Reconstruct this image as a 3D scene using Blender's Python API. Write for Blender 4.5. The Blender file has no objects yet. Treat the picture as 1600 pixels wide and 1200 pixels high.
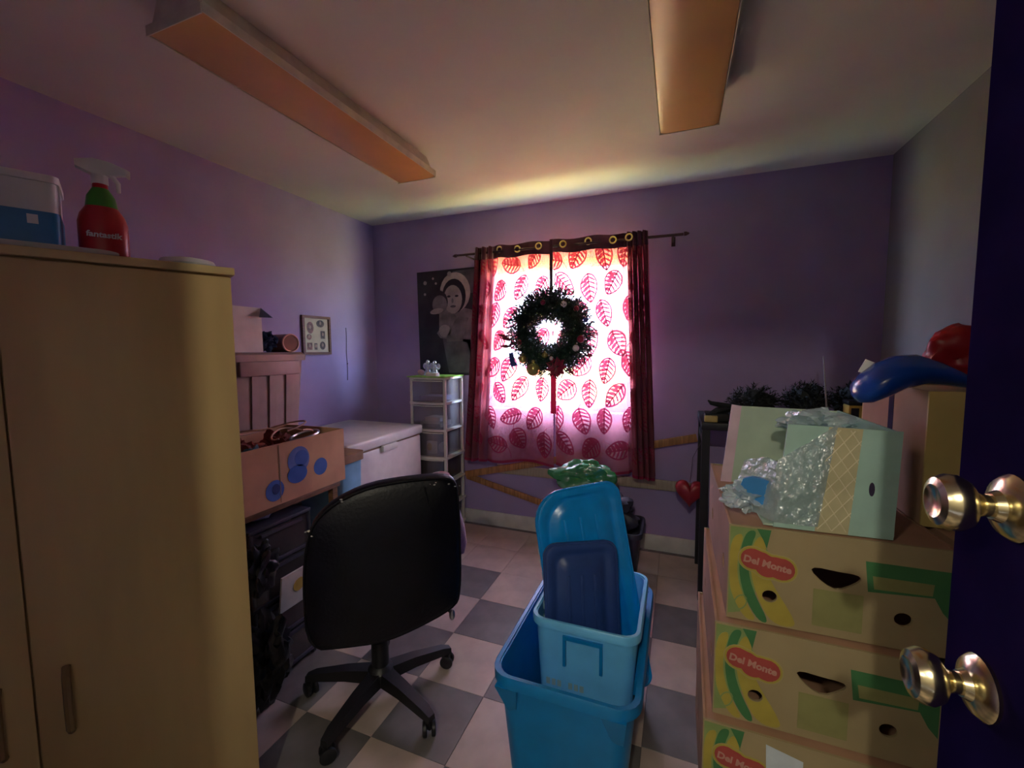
import bpy, bmesh, math, random
from mathutils import Vector, Matrix, noise
from mathutils.geometry import tessellate_polygon
random.seed(7)
R = math.radians
PI = math.pi
S = bpy.context.scene
COL = S.collection

# ------------------------------------------------------------------ camera
cam_d = bpy.data.cameras.new('camera')
cam = bpy.data.objects.new('camera', cam_d)
COL.objects.link(cam)
S.camera = cam
cam_d.sensor_width = 36.0
cam_d.lens = 36.0 * 669.02 / 1600.0
cam_d.clip_start = 0.02
cam_d.clip_end = 300
_p, _r, _y = R(4.5847), R(-0.4081), R(21.2893)
fw = Vector((-math.sin(_y) * math.cos(_p), math.cos(_y) * math.cos(_p), -math.sin(_p)))
rt = Vector((math.cos(_y), math.sin(_y), 0))
up = rt.cross(fw)
rt2 = rt * math.cos(_r) + up * math.sin(_r)
up2 = -rt * math.sin(_r) + up * math.cos(_r)
m3 = Matrix((rt2, up2, -fw)).transposed()
cam.matrix_world = Matrix.Translation((0, 0, 1.3906)) @ m3.to_4x4()

# ------------------------------------------------------------------ world, sun, exposure
W = bpy.data.worlds.new('daylight')
S.world = W
W.use_nodes = True
wn = W.node_tree
wn.nodes.clear()
wo = wn.nodes.new('ShaderNodeOutputWorld')
wb = wn.nodes.new('ShaderNodeBackground')
wb.inputs['Color'].default_value = (0.52, 0.66, 1.0, 1)
wb.inputs['Strength'].default_value = 32.0
wn.links.new(wb.outputs[0], wo.inputs[0])
sun_d = bpy.data.lights.new('sun', 'SUN')
sun_d.energy = 105.0
sun_d.angle = R(0.6)
sun_d.color = (1.0, 0.86, 0.62)
sun = bpy.data.objects.new('sun', sun_d)
COL.objects.link(sun)
sun.location = (8, 9, 9)
# the sun shines along the outside of the window wall, onto the yard
sun.rotation_euler = Vector((-0.72, 0.30, -0.62)).to_track_quat('-Z', 'Y').to_euler()
# portal of the window (guides sky light through the opening)
por_d = bpy.data.lights.new('window_portal', 'AREA')
por_d.shape = 'RECTANGLE'
por_d.size, por_d.size_y = 1.06, 1.14
por_d.cycles.is_portal = True
por = bpy.data.objects.new('window_portal', por_d)
COL.objects.link(por)
por.location = (-0.80, 3.125, 1.515)
por.rotation_euler = (R(-90), 0, 0)

S.view_settings.view_transform = 'Standard'
S.view_settings.look = 'None'
S.view_settings.gamma = 1.0
S.view_settings.use_curve_mapping = False
S.view_settings.exposure = 0.82
try:
    S.cycles.transparent_max_bounces = 24
    S.cycles.max_bounces = 10
    S.cycles.diffuse_bounces = 6
except Exception:
    pass

# ------------------------------------------------------------------ materials
def new_mat(name):
    m = bpy.data.materials.new(name)
    m.use_nodes = True
    nt = m.node_tree
    for n in list(nt.nodes):
        nt.nodes.remove(n)
    o = nt.nodes.new('ShaderNodeOutputMaterial')
    return m, nt, o

def mat(name, col, rough=0.6, metal=0.0, var=0.08, scale=12.0, bump=0.0, bscale=60.0, spec=0.5,
        col2=None, stretch=None, coat=0.0, sheen=0.0, trans=0.0):
    m, nt, o = new_mat(name)
    b = nt.nodes.new('ShaderNodeBsdfPrincipled')
    b.inputs['Roughness'].default_value = rough
    b.inputs['Metallic'].default_value = metal
    b.inputs['Specular IOR Level'].default_value = spec
    b.inputs['Coat Weight'].default_value = coat
    b.inputs['Sheen Weight'].default_value = sheen
    b.inputs['Transmission Weight'].default_value = trans
    tc = nt.nodes.new('ShaderNodeTexCoord')
    mp = nt.nodes.new('ShaderNodeMapping')
    if stretch:
        mp.inputs['Scale'].default_value = stretch
    nt.links.new(tc.outputs['Object'], mp.inputs[0])
    nz = nt.nodes.new('ShaderNodeTexNoise')
    nz.inputs['Scale'].default_value = scale
    nz.inputs['Detail'].default_value = 4
    nt.links.new(mp.outputs[0], nz.inputs['Vector'])
    rp = nt.nodes.new('ShaderNodeValToRGB')
    c2 = col2 if col2 else tuple(max(0.0, c * (1 - 2.2 * var)) for c in col)
    c1 = tuple(min(1.0, c * (1 + var)) for c in col)
    rp.color_ramp.elements[0].position = 0.3
    rp.color_ramp.elements[0].color = (*c2, 1)
    rp.color_ramp.elements[1].position = 0.65
    rp.color_ramp.elements[1].color = (*c1, 1)
    nt.links.new(nz.outputs['Fac'], rp.inputs[0])
    nt.links.new(rp.outputs[0], b.inputs['Base Color'])
    if bump:
        n2 = nt.nodes.new('ShaderNodeTexNoise')
        n2.inputs['Scale'].default_value = bscale
        n2.inputs['Detail'].default_value = 3
        nt.links.new(mp.outputs[0], n2.inputs['Vector'])
        bp = nt.nodes.new('ShaderNodeBump')
        bp.inputs['Strength'].default_value = bump
        bp.inputs['Distance'].default_value = 0.01
        nt.links.new(n2.outputs['Fac'], bp.inputs['Height'])
        nt.links.new(bp.outputs[0], b.inputs['Normal'])
    nt.links.new(b.outputs[0], o.inputs[0])
    return m

def sheer(name, tcol, dcol, open_fac, trans_fac=0.55, weave=0.0):
    """thin cloth / film: part clear, part translucent, part diffuse"""
    m, nt, o = new_mat(name)
    t = nt.nodes.new('ShaderNodeBsdfTransparent')
    t.inputs[0].default_value = (*tcol, 1)
    tl = nt.nodes.new('ShaderNodeBsdfTranslucent')
    tl.inputs[0].default_value = (*dcol, 1)
    df = nt.nodes.new('ShaderNodeBsdfDiffuse')
    df.inputs[0].default_value = (*dcol, 1)
    a = nt.nodes.new('ShaderNodeMixShader')
    a.inputs[0].default_value = trans_fac
    nt.links.new(df.outputs[0], a.inputs[1])
    nt.links.new(tl.outputs[0], a.inputs[2])
    x = nt.nodes.new('ShaderNodeMixShader')
    x.inputs[0].default_value = open_fac
    if weave:
        tc = nt.nodes.new('ShaderNodeTexCoord')
        nz = nt.nodes.new('ShaderNodeTexNoise')
        nz.inputs['Scale'].default_value = 14
        nt.links.new(tc.outputs['Object'], nz.inputs['Vector'])
        mr = nt.nodes.new('ShaderNodeMapRange')
        mr.inputs['From Min'].default_value = 0.3
        mr.inputs['From Max'].default_value = 0.7
        mr.inputs['To Min'].default_value = open_fac - weave
        mr.inputs['To Max'].default_value = open_fac + weave
        nt.links.new(nz.outputs['Fac'], mr.inputs['Value'])
        nt.links.new(mr.outputs[0], x.inputs[0])
    nt.links.new(a.outputs[0], x.inputs[1])
    nt.links.new(t.outputs[0], x.inputs[2])
    nt.links.new(x.outputs[0], o.inputs[0])
    return m

def film(name, tint, gloss=0.12, rough=0.12, haze=0.25, hcol=(0.8, 0.8, 0.85), bump=0.0, bscale=30):
    """clear plastic: tinted see-through with gloss and a little haze"""
    m, nt, o = new_mat(name)
    t = nt.nodes.new('ShaderNodeBsdfTransparent')
    t.inputs[0].default_value = (*tint, 1)
    d = nt.nodes.new('ShaderNodeBsdfDiffuse')
    d.inputs[0].default_value = (*hcol, 1)
    g = nt.nodes.new('ShaderNodeBsdfGlossy')
    g.inputs['Roughness'].default_value = rough
    nz = nt.nodes.new('ShaderNodeTexNoise')
    nz.inputs['Scale'].default_value = bscale
    tc = nt.nodes.new('ShaderNodeTexCoord')
    nt.links.new(tc.outputs['Object'], nz.inputs['Vector'])
    if bump:
        bp = nt.nodes.new('ShaderNodeBump')
        bp.inputs['Strength'].default_value = bump
        bp.inputs['Distance'].default_value = 0.02
        nt.links.new(nz.outputs['Fac'], bp.inputs['Height'])
        nt.links.new(bp.outputs[0], g.inputs['Normal'])
    a = nt.nodes.new('ShaderNodeMixShader')
    a.inputs[0].default_value = haze
    nt.links.new(t.outputs[0], a.inputs[1])
    nt.links.new(d.outputs[0], a.inputs[2])
    x = nt.nodes.new('ShaderNodeMixShader')
    x.inputs[0].default_value = gloss
    nt.links.new(a.outputs[0], x.inputs[1])
    nt.links.new(g.outputs[0], x.inputs[2])
    nt.links.new(x.outputs[0], o.inputs[0])
    return m

M = {}
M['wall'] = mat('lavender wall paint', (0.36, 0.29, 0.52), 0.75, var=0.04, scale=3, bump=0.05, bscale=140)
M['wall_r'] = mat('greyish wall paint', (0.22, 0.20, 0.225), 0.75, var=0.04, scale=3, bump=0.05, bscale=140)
M['ceil'] = mat('ceiling paint', (0.66, 0.64, 0.59), 0.85, var=0.03, scale=2, bump=0.05, bscale=120)
M['base'] = mat('baseboard paint', (0.62, 0.62, 0.58), 0.5, var=0.05)
M['sub'] = mat('floor mastic', (0.12, 0.10, 0.09), 0.9)
M['tile_l'] = mat('pale vinyl tile', (0.50, 0.40, 0.34), 0.42, var=0.07, scale=9, bump=0.02)
M['tile_d'] = mat('grey vinyl tile', (0.17, 0.155, 0.145), 0.42, var=0.10, scale=9, bump=0.02)
M['door'] = mat('dark purple door paint', (0.014, 0.008, 0.05), 0.9, var=0.1, spec=0.0)
M['brass'] = mat('polished brass', (0.78, 0.68, 0.42), 0.22, metal=1.0, var=0.05)
M['winframe'] = mat('window vinyl', (0.75, 0.75, 0.74), 0.4)
M['shade'] = sheer('amber roller shade', (1.0, 0.40, 0.12), (0.95, 0.38, 0.12), 0.04, 0.5)
M['glass'] = film('window glass', (0.97, 0.98, 0.98), gloss=0.04, rough=0.0, haze=0.0)
M['grass'] = mat('sunlit dry grass', (0.62, 0.58, 0.18), 0.9, var=0.3, scale=3)
M['orange_wall'] = mat('orange stucco', (0.72, 0.33, 0.14), 0.9, var=0.1)
M['roof'] = mat('outdoor soffit', (0.5, 0.4, 0.3), 0.9)
M['rod'] = mat('bronze rod', (0.10, 0.06, 0.07), 0.4, metal=0.6)
M['cloth'] = sheer('sheer rose cloth', (1.0, 0.92, 0.89), (0.55, 0.19, 0.23), 0.33, 0.70, weave=0.05)
M['header'] = mat('maroon satin header', (0.10, 0.018, 0.045), 0.5, sheen=0.3, var=0.2)
M['leaf'] = sheer('flocked leaf print', (0.6, 0.12, 0.22), (0.40, 0.05, 0.11), 0.04, 0.40)
M['edge_shade'] = sheer('rose cloth darkened for edge shade', (0.7, 0.25, 0.35), (0.14, 0.035, 0.075), 0.10, 0.45)  # darker than the cloth itself: shade of the gathered edges painted in
M['grommet'] = mat('yellow brass grommet', (0.85, 0.70, 0.25), 0.3, metal=0.9)
M['pine'] = mat('dark green tinsel needles', (0.018, 0.055, 0.035), 0.6, var=0.3, scale=30)
M['gold'] = mat('gold ornament', (0.55, 0.50, 0.16), 0.18, metal=0.7)
M['redorn'] = mat('red ornament', (0.30, 0.02, 0.05), 0.3)
M['blueorn'] = mat('blue felt ornament', (0.06, 0.08, 0.32), 0.8)
M['pearl'] = mat('pearl bulb', (0.85, 0.78, 0.82), 0.25)
M['poster_d'] = mat('poster dark ground', (0.022, 0.024, 0.03), 0.45, var=0.3, scale=6)
M['poster_g'] = mat('poster mid grey', (0.20, 0.205, 0.20), 0.45, var=0.25, scale=9)
M['poster_g2'] = mat('poster dim grey', (0.10, 0.11, 0.12), 0.45, var=0.25, scale=9)
M['poster_l'] = mat('poster pale grey', (0.38, 0.37, 0.34), 0.45, var=0.15, scale=9)
M['poster_w'] = mat('poster white', (0.46, 0.45, 0.40), 0.45, var=0.1, scale=20)
M['frame'] = mat('reddish wood frame', (0.16, 0.06, 0.035), 0.45, var=0.2, stretch=(1, 1, 12))
M['mat_board'] = mat('cream mat board', (0.52, 0.50, 0.38), 0.8)
M['photo_a'] = mat('tiny portrait dark', (0.07, 0.05, 0.045), 0.4, var=0.5, scale=40)
M['photo_b'] = mat('tiny portrait red', (0.20, 0.08, 0.07), 0.4, var=0.5, scale=40)
M['photo_c'] = mat('tiny portrait skin', (0.38, 0.26, 0.20), 0.4, var=0.3, scale=40)
M['wire'] = mat('dark wall cord', (0.08, 0.05, 0.09), 0.6)
M['freezer'] = mat('freezer enamel', (0.70, 0.66, 0.62), 0.32, var=0.04, bump=0.02)
M['rust'] = mat('brown rubber gasket', (0.26, 0.15, 0.08), 0.8)
M['wplastic'] = mat('white plastic', (0.66, 0.64, 0.58), 0.35, var=0.03)
M['clear'] = film('clear drawer plastic', (0.80, 0.78, 0.80), gloss=0.10, rough=0.2, haze=0.18, hcol=(0.55, 0.5, 0.5))
M['smoke'] = film('smoky drawer plastic', (0.45, 0.42, 0.45), gloss=0.10, rough=0.25, haze=0.35, hcol=(0.16, 0.13, 0.12))
M['greenmat'] = mat('bright green plastic', (0.30, 0.62, 0.10), 0.5)
M['glassy'] = film('clear glass', (0.85, 0.85, 0.9), gloss=0.35, rough=0.05, haze=0.3, hcol=(0.8, 0.75, 0.8))
M['paper'] = mat('white paper', (0.66, 0.63, 0.60), 0.8, var=0.05)
M['yellow'] = mat('yellow card', (0.60, 0.42, 0.08), 0.7)
M['lilac'] = mat('lilac paper', (0.36, 0.33, 0.50), 0.8)
M['pinkcloth'] = mat('dusty pink fleece', (0.50, 0.30, 0.42), 0.95, sheen=0.4, bump=0.3, bscale=80)
M['bleather'] = mat('black leather', (0.0025, 0.0025, 0.006), 0.42, var=0.2, bump=0.12, bscale=90, spec=0.3)
M['bplastic'] = mat('black nylon', (0.010, 0.010, 0.012), 0.45)
M['steel'] = mat('steel', (0.55, 0.55, 0.55), 0.3, metal=1.0)
M['worn'] = mat('worn pale backing', (0.50, 0.50, 0.48), 0.9)
M['card'] = mat('brown cardboard', (0.54, 0.29, 0.17), 0.85, var=0.1, scale=5)
M['card2'] = mat('tan cardboard', (0.44, 0.27, 0.17), 0.85, var=0.08, scale=5)
M['olive'] = mat('yellowish kraft card', (0.58, 0.44, 0.15), 0.55, var=0.06, scale=5)
M['banbox'] = mat('banana carton card', (0.35, 0.27, 0.14), 0.85, var=0.08, scale=4)
M['banside'] = mat('banana carton brown side', (0.40, 0.22, 0.13), 0.85, var=0.1, scale=4)
M['dotblue'] = mat('blue ink', (0.05, 0.12, 0.42), 0.8)
M['dotdark'] = mat('dark blue ink', (0.02, 0.035, 0.16), 0.8)
M['dotpale'] = mat('pale blue ink', (0.12, 0.17, 0.44), 0.8)
M['inkred'] = mat('red label ink', (0.38, 0.06, 0.05), 0.8)
M['inkyel'] = mat('yellow print ink', (0.40, 0.32, 0.05), 0.8)
M['inkgrn'] = mat('green print ink', (0.05, 0.18, 0.06), 0.8)
M['inkgrn2'] = mat('pale green print ink', (0.22, 0.30, 0.10), 0.8)
M['inkolv'] = mat('olive print ink', (0.26, 0.25, 0.09), 0.8)
M['inkltr'] = mat('cream lettering', (0.50, 0.26, 0.20), 0.8)
M['inkline'] = mat('outline ink', (0.40, 0.33, 0.12), 0.8)
M['cream_s'] = mat('pale sticker', (0.55, 0.62, 0.66), 0.5)
M['greytote'] = mat('taupe plastic tote', (0.36, 0.25, 0.22), 0.45, var=0.06)
M['navy'] = mat('navy cloth', (0.03, 0.045, 0.10), 0.9, bump=0.3, bscale=60)
M['tinbrown'] = mat('brown tin', (0.22, 0.10, 0.06), 0.35)
M['copper'] = mat('copper rim', (0.75, 0.45, 0.35), 0.3, metal=0.8)
M['orangeprint'] = mat('orange print', (0.42, 0.19, 0.05), 0.7)
M['greyprint'] = mat('blue grey print', (0.20, 0.24, 0.36), 0.7)
M['blackbag'] = mat('black plastic bag', (0.012, 0.011, 0.013), 0.35, bump=0.4, bscale=25)
M['wood'] = mat('brown wood', (0.20, 0.095, 0.045), 0.55, var=0.2, stretch=(1, 1, 10))
M['slat'] = mat('honey wood slat', (0.42, 0.20, 0.075), 0.5, var=0.2, stretch=(14, 1, 1), scale=6)
M['palewood'] = mat('pale wood rail', (0.42, 0.36, 0.26), 0.55, var=0.1, stretch=(14, 1, 1), scale=6)
M['lblue'] = mat('light blue plastic', (0.22, 0.47, 0.66), 0.45)
M['melam'] = mat('birch melamine', (0.52, 0.37, 0.16), 0.42, var=0.05, stretch=(1, 1, 0.15), scale=10)
M['melamtop'] = mat('birch melamine top', (0.56, 0.42, 0.20), 0.42, var=0.05, scale=10)
M['handle'] = mat('brown wooden pull', (0.24, 0.15, 0.06), 0.5)
M['tubwhite'] = mat('white tub', (0.62, 0.63, 0.62), 0.4, var=0.03)
M['tubblue'] = mat('blue tub label', (0.025, 0.19, 0.42), 0.4)
M['sprayred'] = mat('red label', (0.42, 0.015, 0.02), 0.35)
M['spraygreen'] = mat('green label', (0.05, 0.26, 0.02), 0.35)
M['amberlens'] = mat('yellowed acrylic lens', (0.62, 0.34, 0.13), 0.3, var=0.06, scale=3)
M['fixwhite'] = mat('fixture enamel', (0.66, 0.64, 0.50), 0.4)
M['teal_tote'] = mat('teal blue tote plastic', (0.003, 0.22, 0.55), 0.35, var=0.04)
M['pale_tote'] = mat('frosted blue tote plastic', (0.16, 0.58, 1.0), 0.35, var=0.04)
M['lid_blue'] = mat('bright blue lid plastic', (0.003, 0.30, 0.80), 0.25, var=0.05)
M['lid_navy'] = mat('navy lid plastic', (0.025, 0.065, 0.24), 0.35, var=0.05)
M['emboss'] = mat('embossed pale blue', (0.28, 0.46, 0.55), 0.4)
M['greenbag'] = film('green plastic bag', (0.30, 0.75, 0.40), gloss=0.16, rough=0.25, haze=0.72, hcol=(0.05, 0.34, 0.12), bump=0.5, bscale=18)
M['darkbin'] = mat('dark grey plastic bin', (0.045, 0.04, 0.06), 0.5)
M['mint'] = mat('mint card', (0.36, 0.55, 0.47), 0.6, var=0.05)
M['mint2'] = mat('pale green inner card', (0.46, 0.58, 0.44), 0.6, var=0.05)
M['lattice'] = mat('khaki band', (0.50, 0.45, 0.26), 0.7)
M['latline'] = mat('cream lattice line', (0.68, 0.62, 0.42), 0.7)
M['pinkflap'] = mat('pearly pink flap', (0.72, 0.52, 0.60), 0.35)
M['bubble'] = film('bubble wrap', (0.88, 0.95, 0.96), gloss=0.30, rough=0.18, haze=0.42, hcol=(0.72, 0.90, 0.95), bump=1.0, bscale=60)
M['bluecard'] = mat('blue packet', (0.03, 0.20, 0.48), 0.4)
M['slate'] = mat('slate tag', (0.045, 0.035, 0.07), 0.9, spec=0.1)
M['bluebag'] = mat('glossy blue vinyl', (0.008, 0.06, 0.36), 0.22, var=0.05)
M['redbag'] = mat('red vinyl', (0.36, 0.008, 0.012), 0.4, var=0.05)
M['bmetal'] = mat('black metal', (0.012, 0.011, 0.014), 0.5)
M['darkleaf'] = mat('blackish artificial foliage', (0.010, 0.013, 0.012), 0.7, var=0.3, scale=30)
M['heart'] = mat('red heart balloon', (0.34, 0.02, 0.03), 0.35)
M['rodw'] = mat('pale grey rod', (0.30, 0.26, 0.28), 0.5)
M['hall'] = mat('hall paint', (0.34, 0.32, 0.27), 0.8)
M['redcloth'] = mat('rust red cloth', (0.24, 0.05, 0.035), 0.9, bump=0.3)
M['tealcloth'] = mat('teal cloth', (0.10, 0.20, 0.24), 0.9, bump=0.3)
M['cable'] = mat('beige cable', (0.46, 0.28, 0.20), 0.5)

# ------------------------------------------------------------------ mesh builder
class MB:
    def __init__(s):
        s.v = []; s.f = []
    def add(s, vs, fs, Mx=None):
        o = len(s.v)
        for p in vs:
            p = Vector(p)
            s.v.append(Mx @ p if Mx is not None else p)
        for f in fs:
            s.f.append(tuple(i + o for i in f))
        return s
    def bm(s, b, Mx=None):
        b.verts.ensure_lookup_table()
        b.verts.index_update()
        s.add([v.co.copy() for v in b.verts], [[v.index for v in f.verts] for f in b.faces], Mx)
        b.free()
        return s
    def box(s, x0, x1, y0, y1, z0, z1, bev=0.0, seg=2, Mx=None):
        vs = [(x0, y0, z0), (x1, y0, z0), (x1, y1, z0), (x0, y1, z0), (x0, y0, z1), (x1, y0, z1), (x1, y1, z1), (x0, y1, z1)]
        fs = [(0, 3, 2, 1), (4, 5, 6, 7), (0, 1, 5, 4), (1, 2, 6, 5), (2, 3, 7, 6), (3, 0, 4, 7)]
        if not bev:
            return s.add(vs, fs, Mx)
        b = bmesh.new()
        bv = [b.verts.new(p) for p in vs]
        for f in fs:
            b.faces.new([bv[i] for i in f])
        bmesh.ops.bevel(b, geom=b.edges[:], offset=bev, segments=seg, affect='EDGES', profile=0.5)
        return s.bm(b, Mx)
    def loft(s, loops, cap0=True, cap1=True, closed=True, Mx=None):
        n = len(loops[0]); vs = []; fs = []
        for l in loops:
            vs += list(l)
        k = n if closed else n - 1
        for i in range(len(loops) - 1):
            for j in range(k):
                a = i * n + j; b2 = i * n + (j + 1) % n
                fs.append((a, b2, b2 + n, a + n))
        if cap0:
            fs.append(tuple(reversed(range(n))))
        if cap1:
            fs.append(tuple((len(loops) - 1) * n + j for j in range(n)))
        return s.add(vs, fs, Mx)
    def tube(s, pts, r, n=8, closed=False, caps=True, Mx=None):
        pts = [Vector(p) for p in pts]
        N = len(pts); loops = []
        rr = r if isinstance(r, (list, tuple)) else [r] * N
        prev = None
        for i, p in enumerate(pts):
            if closed:
                t = pts[(i + 1) % N] - pts[i - 1]
            else:
                t = pts[min(i + 1, N - 1)] - pts[max(i - 1, 0)]
            t.normalize()
            if prev is None:
                a = Vector((0, 0, 1)) if abs(t.z) < 0.9 else Vector((1, 0, 0))
                u = t.cross(a).normalized()
            else:
                u = (prev - t * prev.dot(t)).normalized()
            prev = u
            w = t.cross(u)
            loops.append([p + (u * math.cos(2 * PI * k / n) + w * math.sin(2 * PI * k / n)) * rr[i] for k in range(n)])
        if closed:
            loops.append(loops[0])
            return s.loft(loops, False, False, Mx=Mx)
        return s.loft(loops, caps, caps, Mx=Mx)
    def cyl(s, p0, p1, r0, r1=None, n=16, Mx=None):
        return s.tube([p0, p1], [r0, r1 if r1 is not None else r0], n, Mx=Mx)
    def lathe(s, prof, c=(0, 0, 0), n=20, Mx=None, caps=True):
        c = Vector(c)
        loops = [[c + Vector((r * math.cos(2 * PI * k / n), r * math.sin(2 * PI * k / n), z)) for k in range(n)] for r, z in prof]
        return s.loft(loops, caps, caps, Mx=Mx)
    def panel(s, outer, holes, th, Mx=None):
        """2D outline (a,b) with holes, thickness along +c; Mx maps (a,b,c) to world"""
        polys = [[Vector((a, b, 0)) for a, b in outer]] + [[Vector((a, b, 0)) for a, b in h] for h in holes]
        tri = tessellate_polygon(polys)
        flat = [p for pl in polys for p in pl]
        n = len(flat)
        vs = flat + [p + Vector((0, 0, th)) for p in flat]
        fs = []
        for t in tri:
            a, b, c = (flat[i] for i in t)
            ar = (b - a).cross(c - a).z
            t2 = t if ar > 0 else (t[0], t[2], t[1])
            fs.append(tuple(i + n for i in t2))
            fs.append(tuple(reversed(t2)))
        o = 0
        for k, pl in enumerate(polys):
            m = len(pl)
            ar = sum(pl[i].x * pl[(i + 1) % m].y - pl[(i + 1) % m].x * pl[i].y for i in range(m))
            flip = (ar > 0) != (k == 0)
            for i in range(m):
                a, b = o + i, o + (i + 1) % m
                q = (a, b, b + n, a + n)
                fs.append(tuple(reversed(q)) if flip else q)
            o += m
        return s.add(vs, fs, Mx)
    def ball(s, c, r, sub=2, sc=(1, 1, 1), amp=0.0, fr=3.0, seed=0.0, flat=None, Mx=None, turb=2):
        b = bmesh.new()
        bmesh.ops.create_icosphere(b, subdivisions=sub, radius=1.0)
        c = Vector(c)
        for v in b.verts:
            d = v.co.normalized()
            k = 1.0
            if amp:
                k += amp * noise.turbulence(d * fr + Vector((seed, seed * 1.7, -seed)), turb, False) - amp * 0.4
            v.co = Vector((d.x * sc[0], d.y * sc[1], d.z * sc[2])) * r * k
            if flat is not None and v.co.z < flat:
                v.co.z = flat
            v.co += c
        return s.bm(b, Mx)
    def xf(s, Mx):
        s.v = [Mx @ p for p in s.v]
        return s

WORLD = {}
def build(mb, name, m, parent=None, smooth=True, ang=35):
    me = bpy.data.meshes.new(name)
    xs = [p.x for p in mb.v]; ys = [p.y for p in mb.v]; zs = [p.z for p in mb.v]
    o = Vector(((min(xs) + max(xs)) / 2, (min(ys) + max(ys)) / 2, min(zs)))
    me.from_pydata([p - o for p in mb.v], [], mb.f)
    me.materials.append(M[m])
    if smooth:
        me.shade_smooth()
        me.set_sharp_from_angle(angle=R(ang))
    me.update()
    ob = bpy.data.objects.new(name, me)
    COL.objects.link(ob)
    if parent is not None:
        ob.parent = parent
        ob.location = o - WORLD[parent.name]
    else:
        ob.location = o
    WORLD[ob.name] = o
    return ob

def tag(ob, label=None, cat=None, group=None, kind=None):
    if label: ob['label'] = label
    if cat: ob['category'] = cat
    if group: ob['group'] = group
    if kind: ob['kind'] = kind
    return ob

def thing(name, label, cat, loc, group=None):
    ob = bpy.data.objects.new(name, None)
    ob.empty_display_size = 0.05
    COL.objects.link(ob)
    ob.location = loc
    WORLD[ob.name] = Vector(loc)
    return tag(ob, label, cat, group)

def one(mb, name, m, label, cat, group=None, **k):
    return tag(build(mb, name, m, None, **k), label, cat, group)

def struct(mb, name, m, parent=None, **k):
    ob = build(mb, name, m, parent, **k)
    if parent is None:
        ob['kind'] = 'structure'
    return ob

def frame_mx(o, u, v):
    """matrix mapping (a,b,c) -> o + a*u + b*v + c*(u x v)"""
    u = Vector(u).normalized(); v = Vector(v)
    v = (v - u * v.dot(u)).normalized()
    w = u.cross(v)
    mx = Matrix((u, v, w)).transposed().to_4x4()
    mx.translation = Vector(o)
    return mx

def ell(cx, cy, rx, ry, n=16, rot=0.0):
    return [(cx + rx * math.cos(2 * PI * k / n) * math.cos(rot) - ry * math.sin(2 * PI * k / n) * math.sin(rot),
             cy + rx * math.cos(2 * PI * k / n) * math.sin(rot) + ry * math.sin(2 * PI * k / n) * math.cos(rot)) for k in range(n)]

def rect(x0, x1, y0, y1):
    return [(x0, y0), (x1, y0), (x1, y1), (x0, y1)]

def rrect(x0, x1, y0, y1, r, n=5):
    rs = r if isinstance(r, (list, tuple)) else [r] * 4
    out = []
    for (cx, cy, a0, rr) in ((x1, y1, 0, rs[0]), (x0, y1, 90, rs[1]), (x0, y0, 180, rs[2]), (x1, y0, 270, rs[3])):
        sx = -1 if cx == x1 else 1
        sy = -1 if cy == y1 else 1
        for k in range(n + 1):
            a = R(a0 + 90 * k / n)
            out.append((cx + sx * rr + rr * math.cos(a), cy + sy * rr + rr * math.sin(a)))
    return out

def at_z(loop, z):
    return [Vector((a, b, z)) for a, b in loop]

def text_mb(txt, size, Mx, shear=0.0, bold=0.0):
    cu = bpy.data.curves.new('lettering', 'FONT')
    cu.body = txt
    cu.size = size
    cu.align_x = 'CENTER'
    cu.align_y = 'CENTER'
    cu.shear = shear
    cu.offset = bold
    cu.extrude = 0.0003
    cu.resolution_u = 3
    ob = bpy.data.objects.new('lettering', cu)
    COL.objects.link(ob)
    dg = bpy.context.evaluated_depsgraph_get()
    me = bpy.data.meshes.new_from_object(ob.evaluated_get(dg))
    mb = MB()
    mb.add([v.co.copy() for v in me.vertices], [tuple(p.vertices) for p in me.polygons], Mx)
    bpy.data.objects.remove(ob)
    bpy.data.curves.remove(cu)
    bpy.data.meshes.remove(me)
    return mb

def rotz_about(c, deg):
    return Matrix.Translation(c) @ Matrix.Rotation(R(deg), 4, 'Z') @ Matrix.Translation(-Vector(c))

# ------------------------------------------------------------------ the room
XL, XR, YB, YF, ZC = -2.435, 1.07, 3.03, -0.10, 2.44
XZ = frame_mx((0, 0, 0), (1, 0, 0), (0, 0, 1))          # (a,b,c) -> x, z, -y
floor = struct(MB().box(XL - .12, XR + .12, -2.0, YB + .2, -0.12, -0.004), 'floor', 'sub')
# vinyl tiles, checkered
T = 0.305
tme = {}
for key in ('tile_l', 'tile_d'):
    mb = MB().box(-T / 2 + .0007, T / 2 - .0007, -T / 2 + .0007, T / 2 - .0007, 0, 0.004, bev=0.0006, seg=1)
    me = bpy.data.meshes.new('vinyl_tile')
    me.from_pydata(mb.v, [], mb.f)
    me.materials.append(M[key])
    tme[key] = me
fo = WORLD[floor.name]
for i in range(-6, 7):
    for j in range(-5, 8):
        cx = -0.702 - T / 2 + i * T
        cy = 1.155 + T / 2 + j * T
        if cx < XL - .02 or cx > XR + .02 or cy > YB + .02 or cy < -0.35:
            continue
        ob = bpy.data.objects.new('vinyl_tile', tme['tile_d' if (i + j) % 2 == 0 and j < 4 else 'tile_l'])
        COL.objects.link(ob)
        ob.parent = floor
        ob.location = Vector((cx, cy, -0.004)) - fo
struct(MB().box(XL - .12, XR + .12, -2.0, YB + .2, ZC, ZC + .12), 'ceiling', 'ceil')
struct(MB().box(XL - .12, XL, YF - .1, YB + .2, 0, ZC), 'wall_left', 'wall')
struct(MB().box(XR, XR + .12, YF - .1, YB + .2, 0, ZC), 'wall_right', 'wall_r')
WX0, WX1, WZ0, WZ1 = -1.31, -0.330, 0.95, 2.075
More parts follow.
